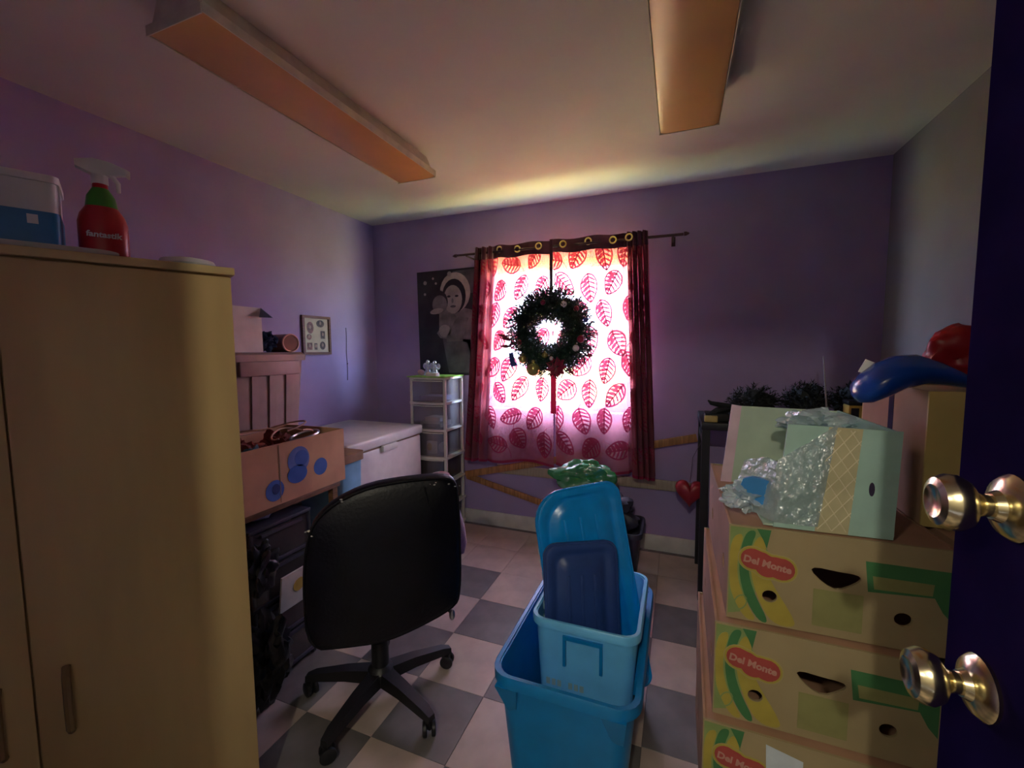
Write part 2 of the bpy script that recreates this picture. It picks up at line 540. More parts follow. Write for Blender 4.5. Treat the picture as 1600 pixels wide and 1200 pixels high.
struct(MB().panel(rect(XL, XR, 0, ZC), [rect(WX0, WX1, WZ0, WZ1)], 0.09, frame_mx((0, YB + .09, 0), (1, 0, 0), (0, 0, 1))), 'wall_back', 'wall', smooth=False)
DX0, DX1 = -0.60, 0.34
struct(MB().panel([(XL, 0), (DX0, 0), (DX0, 2.06), (DX1, 2.06), (DX1, 0), (XR, 0), (XR, ZC), (XL, ZC)], [], 0.10, frame_mx((0, YF, 0), (1, 0, 0), (0, 0, 1))), 'wall_front', 'wall', smooth=False)
# hallway behind the doorway, so that no stray daylight comes in from there
struct(MB().box(XL - .12, XR + .12, -2.1, -2.0, 0, ZC), 'wall_hall_back', 'hall')
struct(MB().box(XL - .24, XL - .12, -2.1, YF - .1, 0, ZC), 'wall_hall_left', 'hall')
struct(MB().box(XR + .12, XR + .24, -2.1, YF - .1, 0, ZC), 'wall_hall_right', 'hall')
struct(MB().box(XL, XR, YB - .014, YB, 0, 0.11, bev=0.004), 'baseboard_back', 'base')
struct(MB().box(XL, XL + .014, YF, YB - .014, 0, 0.11, bev=0.004), 'baseboard_left', 'base')
struct(MB().box(XR - .014, XR, YF, YB - .014, 0, 0.11, bev=0.004), 'baseboard_right', 'base')
tr = struct(MB().box(DX0 - .07, DX0, YF, YF + .015, 0, 2.13, bev=.003), 'trim_1', 'base')
struct(MB().box(DX1, DX1 + .07, YF, YF + .015, 0, 2.13, bev=.003), 'trim_2', 'base')

# window
wf = bpy.data.objects.new('window_1', None)
COL.objects.link(wf); wf.location = (-.8, YB + .1, WZ0); WORLD[wf.name] = Vector(wf.location); wf['kind'] = 'structure'
wmx = frame_mx((0, YB + .088, 0), (1, 0, 0), (0, 0, 1))
build(MB().panel(rect(WX0, WX1, WZ0, WZ1), [rect(WX0 + .05, WX1 - .05, WZ0 + .05, 1.49), rect(WX0 + .05, WX1 - .05, 1.53, WZ1 - .05)], 0.035, wmx), 'window_frame', 'winframe', wf, smooth=False)
for z0, z1 in ((WZ0 + .05, 1.49), (1.53, WZ1 - .05)):
    build(MB().box(WX0 + .05, WX1 - .05, YB + .070, YB + .074, z0, z1), 'pane', 'glass', wf)
build(MB().box(WX0 - .03, WX1 + .03, YB - .085, YB, WZ0 - .025, WZ0, bev=.004).box(WX0 + .0, WX1 - .0, YB - .002, YB + .052, WZ0 - .025, WZ0, bev=.004), 'window_sill', 'base', wf)
sh = build(MB().box(WX0 + .02, WX1 - .02, YB + .030, YB + .032, 1.965, WZ1 - .03), 'roller_shade', 'shade', wf)
build(MB().cyl((WX0 + .02, YB + .031, WZ1 - .022), (WX1 - .02, YB + .031, WZ1 - .022), .018, n=12), 'shade_roller', 'winframe', wf)

# the yard outside
struct(MB().box(-30, 30, YB + .25, 40, -0.5, -0.4), 'ground', 'grass')
hb = thing('garden_shed', 'orange walled shed in the yard, seen through the sheer curtain', 'shed', (0.9, 8.0, -.4))
build(MB().box(-0.3, 3.4, 7.0, 9.5, -.4, 1.0), 'wall', 'orange_wall', hb)
build(MB().loft([[Vector((-.4, 6.9, 1.0)), Vector((3.5, 6.9, 1.0)), Vector((3.5, 6.9, 1.08)), Vector((-.4, 6.9, 1.08))],
                 [Vector((-.4, 9.6, 1.0)), Vector((3.5, 9.6, 1.0)), Vector((3.5, 9.6, 1.3)), Vector((-.4, 9.6, 1.3))]]), 'roof', 'roof', hb)

# door, swung open against the right of the view
dr = bpy.data.objects.new('door_1', None)
COL.objects.link(dr); dr.location = (.33, .28, 0.005); WORLD[dr.name] = Vector(dr.location); dr['kind'] = 'structure'
build(MB().box(.312, .350, YF + .005, .655, .006, 2.04, bev=.002), 'door_panel', 'door', dr)
def knob(y, z, parent):
    mx = frame_mx((.312, y, z), (0, 1, 0), (0, 0, 1)) @ Matrix.Scale(-1, 4, (0, 0, 1))  # c -> -x
    mx = Matrix.Translation((.312, y, z)) @ Matrix.Rotation(R(-90), 4, 'Y')
    k = build(MB().lathe([(.001, .0), (.032, .0), (.033, .004), (.028, .010), (.016, .014), (.013, .020)], n=28, Mx=mx), 'door_rose', 'brass', parent)
    build(MB().lathe([(.012, .012), (.011, .026), (.014, .032), (.024, .038), (.0285, .046), (.0285, .054), (.024, .062), (.017, .0645), (.012, .062), (.0005, .0615)], n=28, Mx=mx), 'door_knob', 'brass', k)
knob(.585, 1.025, dr)
knob(.560, 1.232, dr)
build(MB().box(.316, .346, .655, .657, .98, 1.08), 'latch_plate', 'brass', dr)

# ------------------------------------------------------------------ ceiling lights (switched off)
def ceiling_light(x0, x1, y0, y1, label):
    t = thing('fluorescent_light', label, 'ceiling light', ((x0 + x1) / 2, (y0 + y1) / 2, ZC), 'fluorescent ceiling lights')
    mx = Matrix.Identity(4)
    def sect(y):
        return [Vector((x0 + .05, y, ZC)), Vector((x0 + .028, y, ZC - .05)), Vector((x0 + .006, y, 2.345)), Vector((x1 - .006, y, 2.345)), Vector((x1 - .028, y, ZC - .05)), Vector((x1 - .05, y, ZC))]
    build(MB().loft([sect(y0 + .006), sect(y1 - .006)]), 'housing', 'fixwhite', t, smooth=False)
    lens = MB()
    prof = [(x0, 2.352), (x0 + .002, 2.334), (x0 + .02, 2.328), (x1 - .02, 2.328), (x1 - .002, 2.334), (x1, 2.352), (x1 - .006, 2.352), (x0 + .006, 2.352)]
    lens.loft([[Vector((a, y, b)) for a, b in prof] for y in (y0, y1)])
    build(lens, 'diffuser', 'amberlens', t)
    for yy in (y0 - .003, y1):
        build(MB().box(x0 - .002, x1 + .002, yy, yy + .003, 2.326, 2.356), 'end_cap', 'fixwhite', t)
    for xx in (x0 - .004, x1):
        build(MB().box(xx, xx + .004, y0, y1, 2.331, 2.360), 'side_rail', 'fixwhite', t)
ceiling_light(-1.495, -1.255, .87, 2.095, 'long fluorescent ceiling light with yellowed lens above the cabinet side')
ceiling_light(-.10, .135, .86, 2.07, 'yellowed fluorescent ceiling light right of the window, cut by the top edge')

# ------------------------------------------------------------------ curtains
YC = 2.865
def curtain_surface(side):
    """returns f(s,t)->Vector; s 0..1 over the cloth, t 0 (top) .. 1 (hem)"""
    if side == 'l':
        kx = [(0, 0), (.42, .27), (1, 1)]
        top, bot = (-1.395, -.825), (-1.500, -.800)
        waves = [(0, 0), (.42, 3.0), (.70, 3.9), (1, 4.6)]
    else:
        kx = [(0, 0), (.60, .79), (1, 1)]
        top, bot = (-.821, -.200), (-.793, -.127)
        waves = [(0, .1), (.30, 1.0), (.60, 1.9), (1, 6.0)]
    def interp(tab, s):
        for (a, b), (c, d) in zip(tab, tab[1:]):
            if s <= c:
                return b + (d - b) * (s - a) / (c - a)
        return tab[-1][1]
    def dens(s):
        return (interp(waves, min(1, s + .03)) - interp(waves, max(0, s - .03))) / .06
    def f(s, t, off=0.0):
        fx = interp(kx, s)
        x0 = top[0] + (bot[0] - top[0]) * t
        x1 = top[1] + (bot[1] - top[1]) * t
        ph = interp(waves, s) * 2 * PI
        tight = min(1.0, max(0.0, (dens(s) - 3.2) / 3.5))
        amp = .016 + (.020 if side == 'l' else .030) * tight
        amp *= (0.85 + .35 * t)
        wob = .010 * math.sin(6 * s + 3 * t) * t
        x = x0 + (x1 - x0) * fx + tight * .016 * math.sin(2 * ph) * (0.5 + .5 * t)
        y = YC + amp * math.cos(ph + .6 * t * math.sin(5 * s)) + wob - off
        ht = 2.128 + .008 * math.sin(ph + 1.0)
        hb = .565 + .012 * math.sin(ph * .5 + 1.5) + (-.02 * s if side == 'r' else 0)
        return Vector((x, y, ht + (hb - ht) * t))
    return f

def leaf_strokes(L, w):
    """strips of a flocked leaf in local (p along, q across): list of (polyline, widths)"""
    def edge(p):
        k = max(0.0, min(1.0, p))
        return w * (math.sin(PI * k ** .8) ** .75) if 0 < k < 1 else 0.0
    out = []
    N = 12
    for sg in (-1, 1):
        out.append(([(L * i / N, sg * edge(i / N)) for i in range(N + 1)], [.006] * (N + 1)))
    out.append(([(L * (i / 8 * 1.0), 0) for i in range(9)], [.006] * 9))
    for sg in (-1, 1):
        for k in range(5):
            a = .10 + .165 * k
            pl = []; wd = []
            for i in range(6):
                u = i / 5
                p = a + u * .20 * (1 - .3 * k / 4)
                pl.append((L * p, sg * edge(min(.98, p)) * u * .98))
                wd.append((.0108 if sg > 0 else .0072) * (math.sin(PI * (.15 + .8 * u))) * (1.25 if sg > 0 else 1))
            out.append((pl, wd))
    return out

def curtain(side, label):
    f = curtain_surface(side)
    cx = -1.15 if side == 'l' else -.5
    t_ = thing('curtain', label, 'curtain', (cx, YC, .54), 'rose sheer curtains')
    NS, NT = 150, 22
    t0 = .052
    def grid(ta, tb, nt, off=0.0):
        vs = [f(i / NS, ta + (tb - ta) * j / nt, off) for j in range(nt + 1) for i in range(NS + 1)]
        fs = [(j * (NS + 1) + i, j * (NS + 1) + i + 1, (j + 1) * (NS + 1) + i + 1, (j + 1) * (NS + 1) + i) for j in range(nt) for i in range(NS)]
        return MB().add(vs, fs)
    build(grid(t0, 1.0, NT), 'fabric', 'cloth', t_, ang=180)
    build(grid(0.0, t0 + .004, 3, .0015), 'header', 'header', t_, ang=180)
    build(grid(.988, 1.0, 1, .001), 'hem', 'leaf', t_, ang=180)
    # dark layer added behind the gathers, their shade put into its colour
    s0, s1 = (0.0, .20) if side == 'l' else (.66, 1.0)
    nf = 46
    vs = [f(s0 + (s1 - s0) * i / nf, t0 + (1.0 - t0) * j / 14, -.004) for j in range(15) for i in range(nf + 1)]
    build(MB().add(vs, [(j * (nf + 1) + i, j * (nf + 1) + i + 1, (j + 1) * (nf + 1) + i + 1, (j + 1) * (nf + 1) + i) for j in range(14) for i in range(nf)]), 'edge_shade_layer', 'edge_shade', t_, ang=180)
    # leaf print
    Wc = 1.00            # unfolded cloth width
    Hc = 1.60
    rows = 8
    for r_ in range(rows):
        for c_ in range(5):
            a0 = (c_ + (.5 if r_ % 2 else 0.05)) / 5 + random.uniform(-.02, .02)
            if a0 > .95: continue
            b0 = .085 + (r_ + random.uniform(-.12, .12)) * .116
            rot = random.uniform(-.9, .9) + (PI * .5) + (0 if (r_ + c_) % 3 else .9)
            L = random.uniform(.165, .20); w = random.uniform(.055, .068)
            mb = MB()
            ok = True
            for pl, wd in leaf_strokes(L, w):
                P = []
                for i, (p, q) in enumerate(pl):
                    i0, i1 = max(0, i - 1), min(len(pl) - 1, i + 1)
                    d = Vector((pl[i1][0] - pl[i0][0], pl[i1][1] - pl[i0][1]))
                    if d.length < 1e-6: d = Vector((1, 0))
                    d.normalize()
                    nrm = Vector((-d.y, d.x)) * wd[i]
                    for sg in (-1, 1):
                        pp, qq = p + nrm.x * sg - L / 2, q + nrm.y * sg
                        a = a0 * Wc + pp * math.cos(rot) - qq * math.sin(rot)
                        b = b0 * Hc + pp * math.sin(rot) + qq * math.cos(rot)
                        s_, tt = min(.995, max(.005, a / Wc)), min(.985, max(.056, b / Hc))
                        P.append(f(s_, tt, .0012))
                n = len(pl)
                mb.add(P, [(2 * i, 2 * i + 1, 2 * i + 3, 2 * i + 2) for i in range(n - 1)])
            # stem
            st = []
            for i in range(7):
                u = i / 6
                a = a0 * Wc + (-L / 2 - .075 * u) * math.cos(rot + .5 * u)
                b = b0 * Hc + (-L / 2 - .075 * u) * math.sin(rot + .5 * u)
                for sg in (-1, 1):
                    s_, tt = min(.995, max(.005, (a + sg * .0022) / Wc)), min(.985, max(.056, b / Hc))
                    st.append(f(s_, tt, .0012))
            mb.add(st, [(2 * i, 2 * i + 1, 2 * i + 3, 2 * i + 2) for i in range(6)])
            build(mb, 'leaf_print', 'leaf', t_, ang=180)
    # grommets
    gs = (.47, .66, .88) if side == 'l' else (.10, .30, .50, .66)
    for g in gs:
        c = f(g, .022)
        mb = MB()
        ring = [(c.x + .020 * math.cos(2 * PI * k / 18), c.y - .004, c.z + .020 * math.sin(2 * PI * k / 18)) for k in range(18)]
        mb.tube(ring, .0055, 6, closed=True)
        build(mb, 'grommet', 'grommet', t_)
curtain('l', 'sheer rose curtain with leaf print, left panel beside the black and white poster')
curtain('r', 'sheer rose curtain with leaf print, right panel with dark gathered edge')
rd = thing('curtain_rod', 'dark bronze curtain rod across the window wall', 'curtain rod', (-.8, 2.865, 2.085))
build(MB().cyl((-1.545, 2.865, 2.087), (.01, 2.865, 2.083), .0085, n=12), 'rod', 'rod', rd)
for x, sx in ((-1.55, -1), (.012, 1)):
    build(MB().tube([(x, 2.865, 2.085), (x + sx * .012, 2.865, 2.085), (x + sx * .03, 2.865, 2.085)], [.0125, .0125, .004], 12), 'finial', 'rod', rd)
for x in (-1.47, -.05):
    build(MB().box(x - .006, x + .006, 2.87, YB, 2.074, 2.082).box(x - .012, x + .012, YB - .004, YB, 2.05, 2.11), 'bracket', 'rod', rd)

# things standing on the window sill, silhouetted behind the curtain
one(MB().box(-1.07, -.93, YB + .0, YB + .05, WZ0, WZ0 + .001 + .05, bev=.004), 'dark_box', 'navy', 'small dark box on the window sill behind the left curtain', 'box')

# ------------------------------------------------------------------ wreath
WC = Vector((-.806, 2.765, 1.503))
wr = thing('christmas_wreath', 'dark green Christmas wreath with ornaments hanging before the curtains', 'wreath', WC - Vector((0, 0, .29)))
ring = [WC + Vector((.190 * math.cos(2 * PI * k / 36), 0, .190 * math.sin(2 * PI * k / 36))) for k in range(36)]
build(MB().tube(ring, .045, 8, closed=True), 'ring', 'pine', wr)
def sprigs(mb, n, place, ln, wid, blades=9, seed=1):
    rg = random.Random(seed)
    for i in range(n):
        p, d = place(rg)
        d = d.normalized()
        a = d.orthogonal().normalized()
        b = d.cross(a)
        L = ln * rg.uniform(.7, 1.3)
        for k in range(blades):
            u = (k + .5) / blades
            base = p + d * L * u
            th = rg.uniform(0, 2 * PI)
            o = (a * math.cos(th) + b * math.sin(th)) * .9 + d * .6
            tip = base + o.normalized() * L * .45 * rg.uniform(.7, 1.2)
            sd = d.cross(o).normalized() * wid
            mb.add([base - sd, base + sd, tip], [(0, 1, 2)])
def wplace(rg):
    a = rg.uniform(0, 2 * PI); b = rg.uniform(0, 2 * PI)
    er = Vector((math.cos(a), 0, math.sin(a)))
    nrm = er * math.cos(b) + Vector((0, -1, 0)) * math.sin(b)
    tg = Vector((-math.sin(a), 0, math.cos(a)))
    return WC + er * .190 + nrm * .040, nrm + tg * rg.uniform(-.9, .9)
mb = MB(); sprigs(mb, 1500, wplace, .072, .0042, 12, 3)
nd = build(mb, 'needles', 'pine', wr, smooth=False); nd['kind'] = 'stuff'
def wpos(ang, rad, y=-.085):
    return WC + Vector((rad * math.cos(R(ang)), y, rad * math.sin(R(ang))))
def orn(ang, rad, r, m, name='bauble', y=-.095):
    c = wpos(ang, rad, y)
    o_ = build(MB().ball(c, r, 2), name, m, wr)
    build(MB().cyl(c + Vector((0, 0, r * .9)), c + Vector((0, 0, r * 1.25)), r * .28, n=8), 'cap', 'gold', o_)
orn(251, .255, .048, 'gold'); orn(228, .235, .03, 'gold'); orn(268, .15, .022, 'gold')
orn(55, .21, .021, 'pearl'); orn(95, .19, .018, 'redorn'); orn(35, .245, .018, 'redorn')
orn(-12, .235, .024, 'redorn'); orn(200, .19, .018, 'redorn'); orn(15, .27, .017, 'blueorn')
orn(-28, .225, .022, 'pearl'); orn(283, .175, .014, 'pearl'); orn(178, .24, .013, 'pearl'); orn(207, .2, .014, 'pearl')
rg = random.Random(5)
for k in range(16):
    build(MB().ball(wpos(rg.uniform(0, 360), rg.uniform(.13, .26), -.07), .007, 1), 'light_bulb', 'pearl', wr)
# stocking ornament
sm = frame_mx(wpos(215, .31, -.03), (1, 0, .25), (-.25, 0, 1))
build(MB().panel([(-.018, -.04), (-.01, -.05), (.02, -.048), (.026, -.036), (.014, -.02), (.016, .045), (-.014, .045), (-.018, -.01)], [], .014, sm), 'stocking', 'blueorn', wr)
# red poinsettia and bow at the foot of the ring
bw = MB()
for k in range(9):
    a = 2 * PI * k / 9
    c0 = wpos(288, .235, -.09)
    L = .075
    d = Vector((math.cos(a), -.25, math.sin(a))).normalized()
    sd = Vector((-math.sin(a), 0, math.cos(a))) * .022
    bw.add([c0, c0 + d * L * .5 + sd, c0 + d * L, c0 + d * L * .5 - sd, c0 + d * L * .5 + Vector((0, .008, 0))], [(0, 1, 4), (1, 2, 4), (2, 3, 4), (3, 0, 4)])
build(bw, 'poinsettia', 'redorn', wr)
lf = MB()
for a0, r0, ln in ((192, .24, .11), (200, .27, .09), (186, .28, .08), (300, .27, .07), (330, .3, .05)):
    c0 = wpos(a0, r0, -.05); d = (c0 - WC).normalized() + Vector((0, 0, .4)); d.normalize()
    sd = Vector((-d.z, 0, d.x)) * .013
    lf.add([c0, c0 + d * ln * .4 + sd, c0 + d * ln, c0 + d * ln * .4 - sd], [(0, 1, 2, 3)])
build(lf, 'red_leaf', 'redorn', wr)
build(MB().box(WC.x - .011, WC.x + .011, 2.800, 2.802, WC.z + .15, 2.118), 'hanger_ribbon', 'header', wr)
build(MB().box(WC.x - .004, WC.x + .036, 2.800, 2.802, WC.z - .55, WC.z - .23), 'ribbon_tail', 'leaf', wr)

# ------------------------------------------------------------------ poster and picture on the walls
po = thing('photo_poster', 'large black and white photo poster of a person in fur-trimmed hood holding a child', 'poster', (-1.72, YB - .003, 1.19))
PM = frame_mx((-1.99, YB - .003, 1.185), (1, 0, .015), (0, 0, 1))    # c -> -y
PW, PH = .60, .835
build(MB().panel(rect(0, PW, 0, PH), [], .003, PM), 'sheet', 'poster_d', po, smooth=False)
def pprint(poly, m, lvl, name):
    build(MB().panel(poly, [], .0004, PM @ Matrix.Translation((0, 0, .003 + .0004 * lvl))), name, m, po, smooth=False)
pprint(rect(.33, .595, .64, .82), 'poster_g2', 0, 'printed_patch')
pprint([(.20, .50), (.30, .54), (.42, .53), (.53, .50), (.585, .40), (.585, .22), (.47, .16), (.44, .26), (.34, .28), (.20, .30), (.17, .34), (.22, .40)], 'poster_g', 1, 'printed_coat')
pprint([(.22, .30), (.47, .28), (.47, .02), (.27, .02)], 'poster_g2', 1, 'printed_legs')
pprint([(.47, .18), (.59, .24), (.59, .03), (.49, .03)], 'poster_g2', 1, 'printed_shade')
pprint(ell(.345, .655, .135, .155, 22), 'poster_w', 2, 'printed_hood')
pprint(ell(.335, .625, .105, .135, 22), 'poster_d', 3, 'printed_hair')
pprint(ell(.325, .60, .082, .112, 22), 'poster_l', 4, 'printed_face')
for ex in (.29, .36):
    pprint(ell(ex, .625, .016, .009, 10), 'poster_d', 5, 'printed_eye')
pprint(ell(.325, .545, .026, .010, 10), 'poster_g2', 5, 'printed_mouth')
pprint(ell(.322, .590, .010, .020, 10), 'poster_g', 5, 'printed_nose')
pprint(ell(.195, .585, .085, .095, 20), 'poster_d', 5, 'printed_child_hair')
pprint(ell(.205, .565, .068, .075, 20), 'poster_g', 6, 'printed_child_face')
pprint(ell(.175, .515, .062, .022, 14, .15), 'poster_l', 7, 'printed_collar')
pprint([(.20, .50), (.30, .50), (.31, .36), (.27, .30), (.19, .33)], 'poster_g', 7, 'printed_child_body')
pprint(ell(.245, .355, .055, .05, 14), 'poster_l', 8, 'printed_hand')
pprint([(.36, .47), (.46, .45), (.40, .27), (.26, .27), (.26, .31)], 'poster_g', 8, 'printed_sleeve')
pprint(ell(.575, .52, .022, .05, 12), 'poster_w', 2, 'printed_light')
for a, b, r_ in ((.075, .745, .016), (.15, .775, .010), (.175, .735, .010), (.07, .655, .011), (.30, .80, .02)):
    pprint(ell(a, b, r_, r_, 10), 'poster_l', 2, 'printed_sparkle')
# white paper under the poster
one(MB().box(-1.60, -1.50, YB - .004, YB, .88, 1.20), 'wall_paper_sheet', 'lilac', 'pale lilac sheet on the wall beside the drawer tower', 'paper')

pf = thing('picture_frame', 'small reddish wood frame with six cut-out portraits on the left wall', 'picture frame', (XL + .01, 2.37, 1.36))
FM = frame_mx((XL, 2.245, 1.365), (0, 1, 0), (0, 0, 1))        # a->y, b->z, c->+x
build(MB().panel(rect(0, .255, 0, .275), [rect(.018, .237, .018, .257)], .018, FM), 'frame', 'frame', pf, smooth=False)
build(MB().panel(rect(.012, .243, .012, .263), [], .008, FM), 'mat_board', 'mat_board', pf, smooth=False)
for poly, m in ((ell(.072, .19, .030, .042, 16), 'photo_b'), (ell(.165, .222, .036, .026, 16), 'photo_a'), (rect(.165, .205, .115, .17), 'photo_a'),
                (ell(.06, .125, .022, .020, 14), 'photo_b'), (rect(.040, .085, .035, .085), 'photo_b'), (rect(.105, .130, .035, .082), 'photo_a'), (ell(.180, .065, .026, .030, 14), 'photo_a')):
    o_ = build(MB().panel(poly, [], .001, FM @ Matrix.Translation((0, 0, .008))), 'portrait', m, pf, smooth=False)
    cx_ = sum(p[0] for p in poly) / len(poly); cy_ = sum(p[1] for p in poly) / len(poly)
    build(MB().panel(ell(cx_, cy_ + .004, .010, .013, 10), [], .0006, FM @ Matrix.Translation((0, 0, .009))), 'portrait_face', 'photo_c', o_, smooth=False)
one(MB().tube([(XL + .003, 2.672 + .003 * math.sin(i), 1.57 - .41 * i / 10) for i in range(11)], .0022, 6).ball((XL + .004, 2.674, 1.29), .006, 1), 'hanging_string', 'wire', 'thin dark string hanging down the left wall beside the picture', 'string')

# ------------------------------------------------------------------ chest freezer and drawer tower
fz = thing('chest_freezer', 'white chest freezer in the corner by the left wall', 'freezer', (-2.08, 2.29, 0))
build(MB().box(-2.415, -1.755, 1.90, 2.650, .03, .775, bev=.012), 'body', 'freezer', fz)
build(MB().box(-2.41, -1.76, 1.905, 2.645, .775, .785), 'gasket', 'rust', fz)
build(MB().box(-2.418, -1.742, 1.888, 2.660, .785, .85, bev=.014, seg=3), 'lid', 'freezer', fz)
build(MB().box(-1.757, -1.735, 2.2, 2.35, .745, .785, bev=.005), 'handle', 'wplastic', fz)
for x in (-2.36, -1.81):
    for y in (1.95, 2.60):
        build(MB().cyl((x, y, 0), (x, y, .035), .02, n=10), 'foot', 'bplastic', fz)

def bowed(x0, x1, y, dep, n=10):
    """front outline bulging towards -y"""
    return [(x0 + (x1 - x0) * i / n, y - dep * math.sin(PI * i / n)) for i in range(n + 1)]
dt = thing('drawer_tower', 'white plastic tower of clear drawers standing under the poster', 'drawer tower', (-1.735, 2.86, 0))
tx0, tx1, ty0, ty1 = -1.885, -1.580, 2.715, 2.995
zs = [.03, .215, .40, .585, .79, .99, 1.175]
for x in (tx0, tx1 - .022):
    for y in (ty0, ty1 - .022):
        build(MB().box(x, x + .022, y, y + .022, .0, 1.19, bev=.004), 'post', 'wplastic', dt)
for k, z in enumerate(zs):
    e = .012 if z < .60 else 0
    ol = bowed(tx0 - e, tx1 + e, ty0 - .004 - e, .022) + [(tx1 + e, ty1), (tx0 - e, ty1)]
    build(MB().loft([at_z(ol, z), at_z(ol, z + .016)]), 'shelf', 'wplastic', dt, smooth=False)
for k in range(6):
    z0, z1 = zs[k] + .018, zs[k + 1] - .006
    m = 'clear' if k >= 3 else 'smoke'
    ol = bowed(tx0 + .024, tx1 - .024, ty0 + .0, .018) + [(tx1 - .024, ty1 - .03), (tx0 + .024, ty1 - .03)]
    il = bowed(tx0 + .027, tx1 - .027, ty0 + .003, .018) + [(tx1 - .027, ty1 - .033), (tx0 + .027, ty1 - .033)]
    dw = build(MB().loft([at_z(ol, z0), at_z(ol, z1), at_z(il, z1), at_z(il, z0 + .003)]), 'drawer', m, dt, smooth=False)
    rim = bowed(tx0 + .024, tx1 - .024, ty0 - .003, .02)
    build(MB().tube([(a, b, z1 - .004) for a, b in rim], .005, 6), 'drawer_lip', 'wplastic', dw)
one(MB().box(-1.78, -1.70, 2.76, 2.79, zs[3] + .0225, .70, bev=.003), 'card_packet', 'paper', 'white packet standing in a clear drawer of the tower', 'packet')
one(MB().panel(ell(0, 0, .022, .03, 14), [], .002, frame_mx((-1.75, 2.7575, .66), (1, 0, 0), (0, 0, 1))), 'yellow_sticker', 'yellow', 'yellow round sticker on the white packet in the tower', 'sticker')
one(MB().ball((-1.655, 2.80, .655), .040, 2, (1, .8, 1.05)), 'white_jar', 'paper', 'round white jar in the third clear drawer from the top', 'jar')
one(MB().box(-1.83, -1.65, 2.76, 2.92, .8125, .85).box(-1.80, -1.67, 2.78, 2.9, .85, .882), 'paper_stack', 'paper', 'stack of white papers in the second drawer from the top', 'papers')
one(MB().box(-1.80, -1.66, 2.752, 2.762, .8125, .835), 'dark_comb', 'navy', 'dark flat case in front of the papers in the second drawer', 'case')
one(MB().box(-1.84, -1.64, 2.77, 2.93, 1.0125, 1.045, bev=.004).xf(rotz_about((-1.74, 2.85, 0), 4)), 'folded_papers', 'lilac', 'pale folded papers in the topmost clear drawer', 'papers')
one(MB().loft([at_z(rrect(tx0 - .008, tx1 + .012, ty0 - .03, ty1, .015), 1.1915), at_z(rrect(tx0 - .012, tx1 + .016, ty0 - .034, ty1 + .003, .018), 1.1985)]), 'green_mat', 'greenmat', 'bright green mat on top of the drawer tower', 'mat')
def angel(x, y, h, label):
    t = thing('glass_figurine', label, 'figurine', (x, y, 1.1985), 'clear glass figurines')
    build(MB().lathe([(.024 * h / .1, 0), (.026 * h / .1, .006), (.013 * h / .1, .045 * h / .1), (.016 * h / .1, .062 * h / .1), (.006 * h / .1, .072 * h / .1)], (x, y, 1.1985), 14), 'gown', 'glassy', t)
    build(MB().ball((x, y, 1.1985 + h * .83), h * .13, 2), 'head', 'glassy', t)
    for sg in (-1, 1):
        build(MB().ball((x + sg * h * .22, y + .006, 1.1985 + h * .58), h * .2, 2, (.8, .25, 1)), 'wing', 'glassy', t)
angel(-1.775, 2.80, .125, 'clear glass angel figurine on the green mat, nearer the left wall')
angel(-1.715, 2.80, .12, 'clear glass angel figurine on the green mat, nearer the curtain')
one(MB().box(-1.745, -1.655, 2.715, 2.765, 1.1985, 1.224, bev=.004), 'soap_box', 'paper', 'small white box lying on the green mat', 'box')
one(MB().ball((-1.83, 2.79, 1.222), .03, 2, (1, .8, .8), .2, 3, 2, flat=-.0235), 'fabric_ball', 'pinkcloth', 'small beige lump on the green mat beside the figurines', 'ornament')

# ------------------------------------------------------------------ wooden slats against the window wall
def slat(p0, p1, w, th, m, name, label):
    p0 = Vector(p0); p1 = Vector(p1)
    mx = frame_mx(p0, p1 - p0, (0, 0, 1))
    L = (p1 - p0).length
    return one(MB().box(0, L, -w / 2, w / 2, 0, th, bev=.003, Mx=mx), name, m, label, 'batten')
slat((-1.56, 2.985, .405), (.12, 2.985, .815), .05, .018, 'slat', 'wooden_batten', 'honey wood batten rising to the right along the window wall')
slat((-1.56, 3.010, .385), (-.22, 3.010, .075), .045, .018, 'slat', 'wooden_batten', 'honey wood batten sloping down to the right under the curtains')
slat((-1.30, 3.012, .47), (.14, 3.012, .47), .07, .012, 'palewood', 'wooden_rail', 'pale wooden rail level along the wall under the curtains')

# ------------------------------------------------------------------ table, drawer unit and boxes along the left wall
tb = thing('side_table', 'brown wooden side table carrying the cardboard box with blue dots', 'table', (-1.72, 1.40, 0))
build(MB().box(-1.93, -1.555, 1.075, 1.63, .722, .748, bev=.003), 'tabletop', 'wood', tb)
for x in (-1.92, -1.59):
    for y in (1.09, 1.585):
        build(MB().box(x, x + .03, y, y + .03, 0, .722), 'leg', 'wood', tb)
du = thing('drawer_unit', 'dim plastic drawer unit under the side table, holding papers', 'drawer unit', (-1.72, 1.30, 0))
uy0, uy1, ux0, ux1 = 1.13, 1.43, -1.90, -1.545
uz = [.02, .185, .35, .515, .67]
for x in (ux0, ux1 - .02):
    for y in (uy0, uy1 - .02):
        build(MB().box(x, x + .02, y, y + .02, 0, .685, bev=.003), 'post', 'smoke', du)
for z in uz:
    build(MB().box(ux0, ux1 + .004, uy0, uy1, z, z + .016, bev=.003), 'shelf', 'darkbin', du)
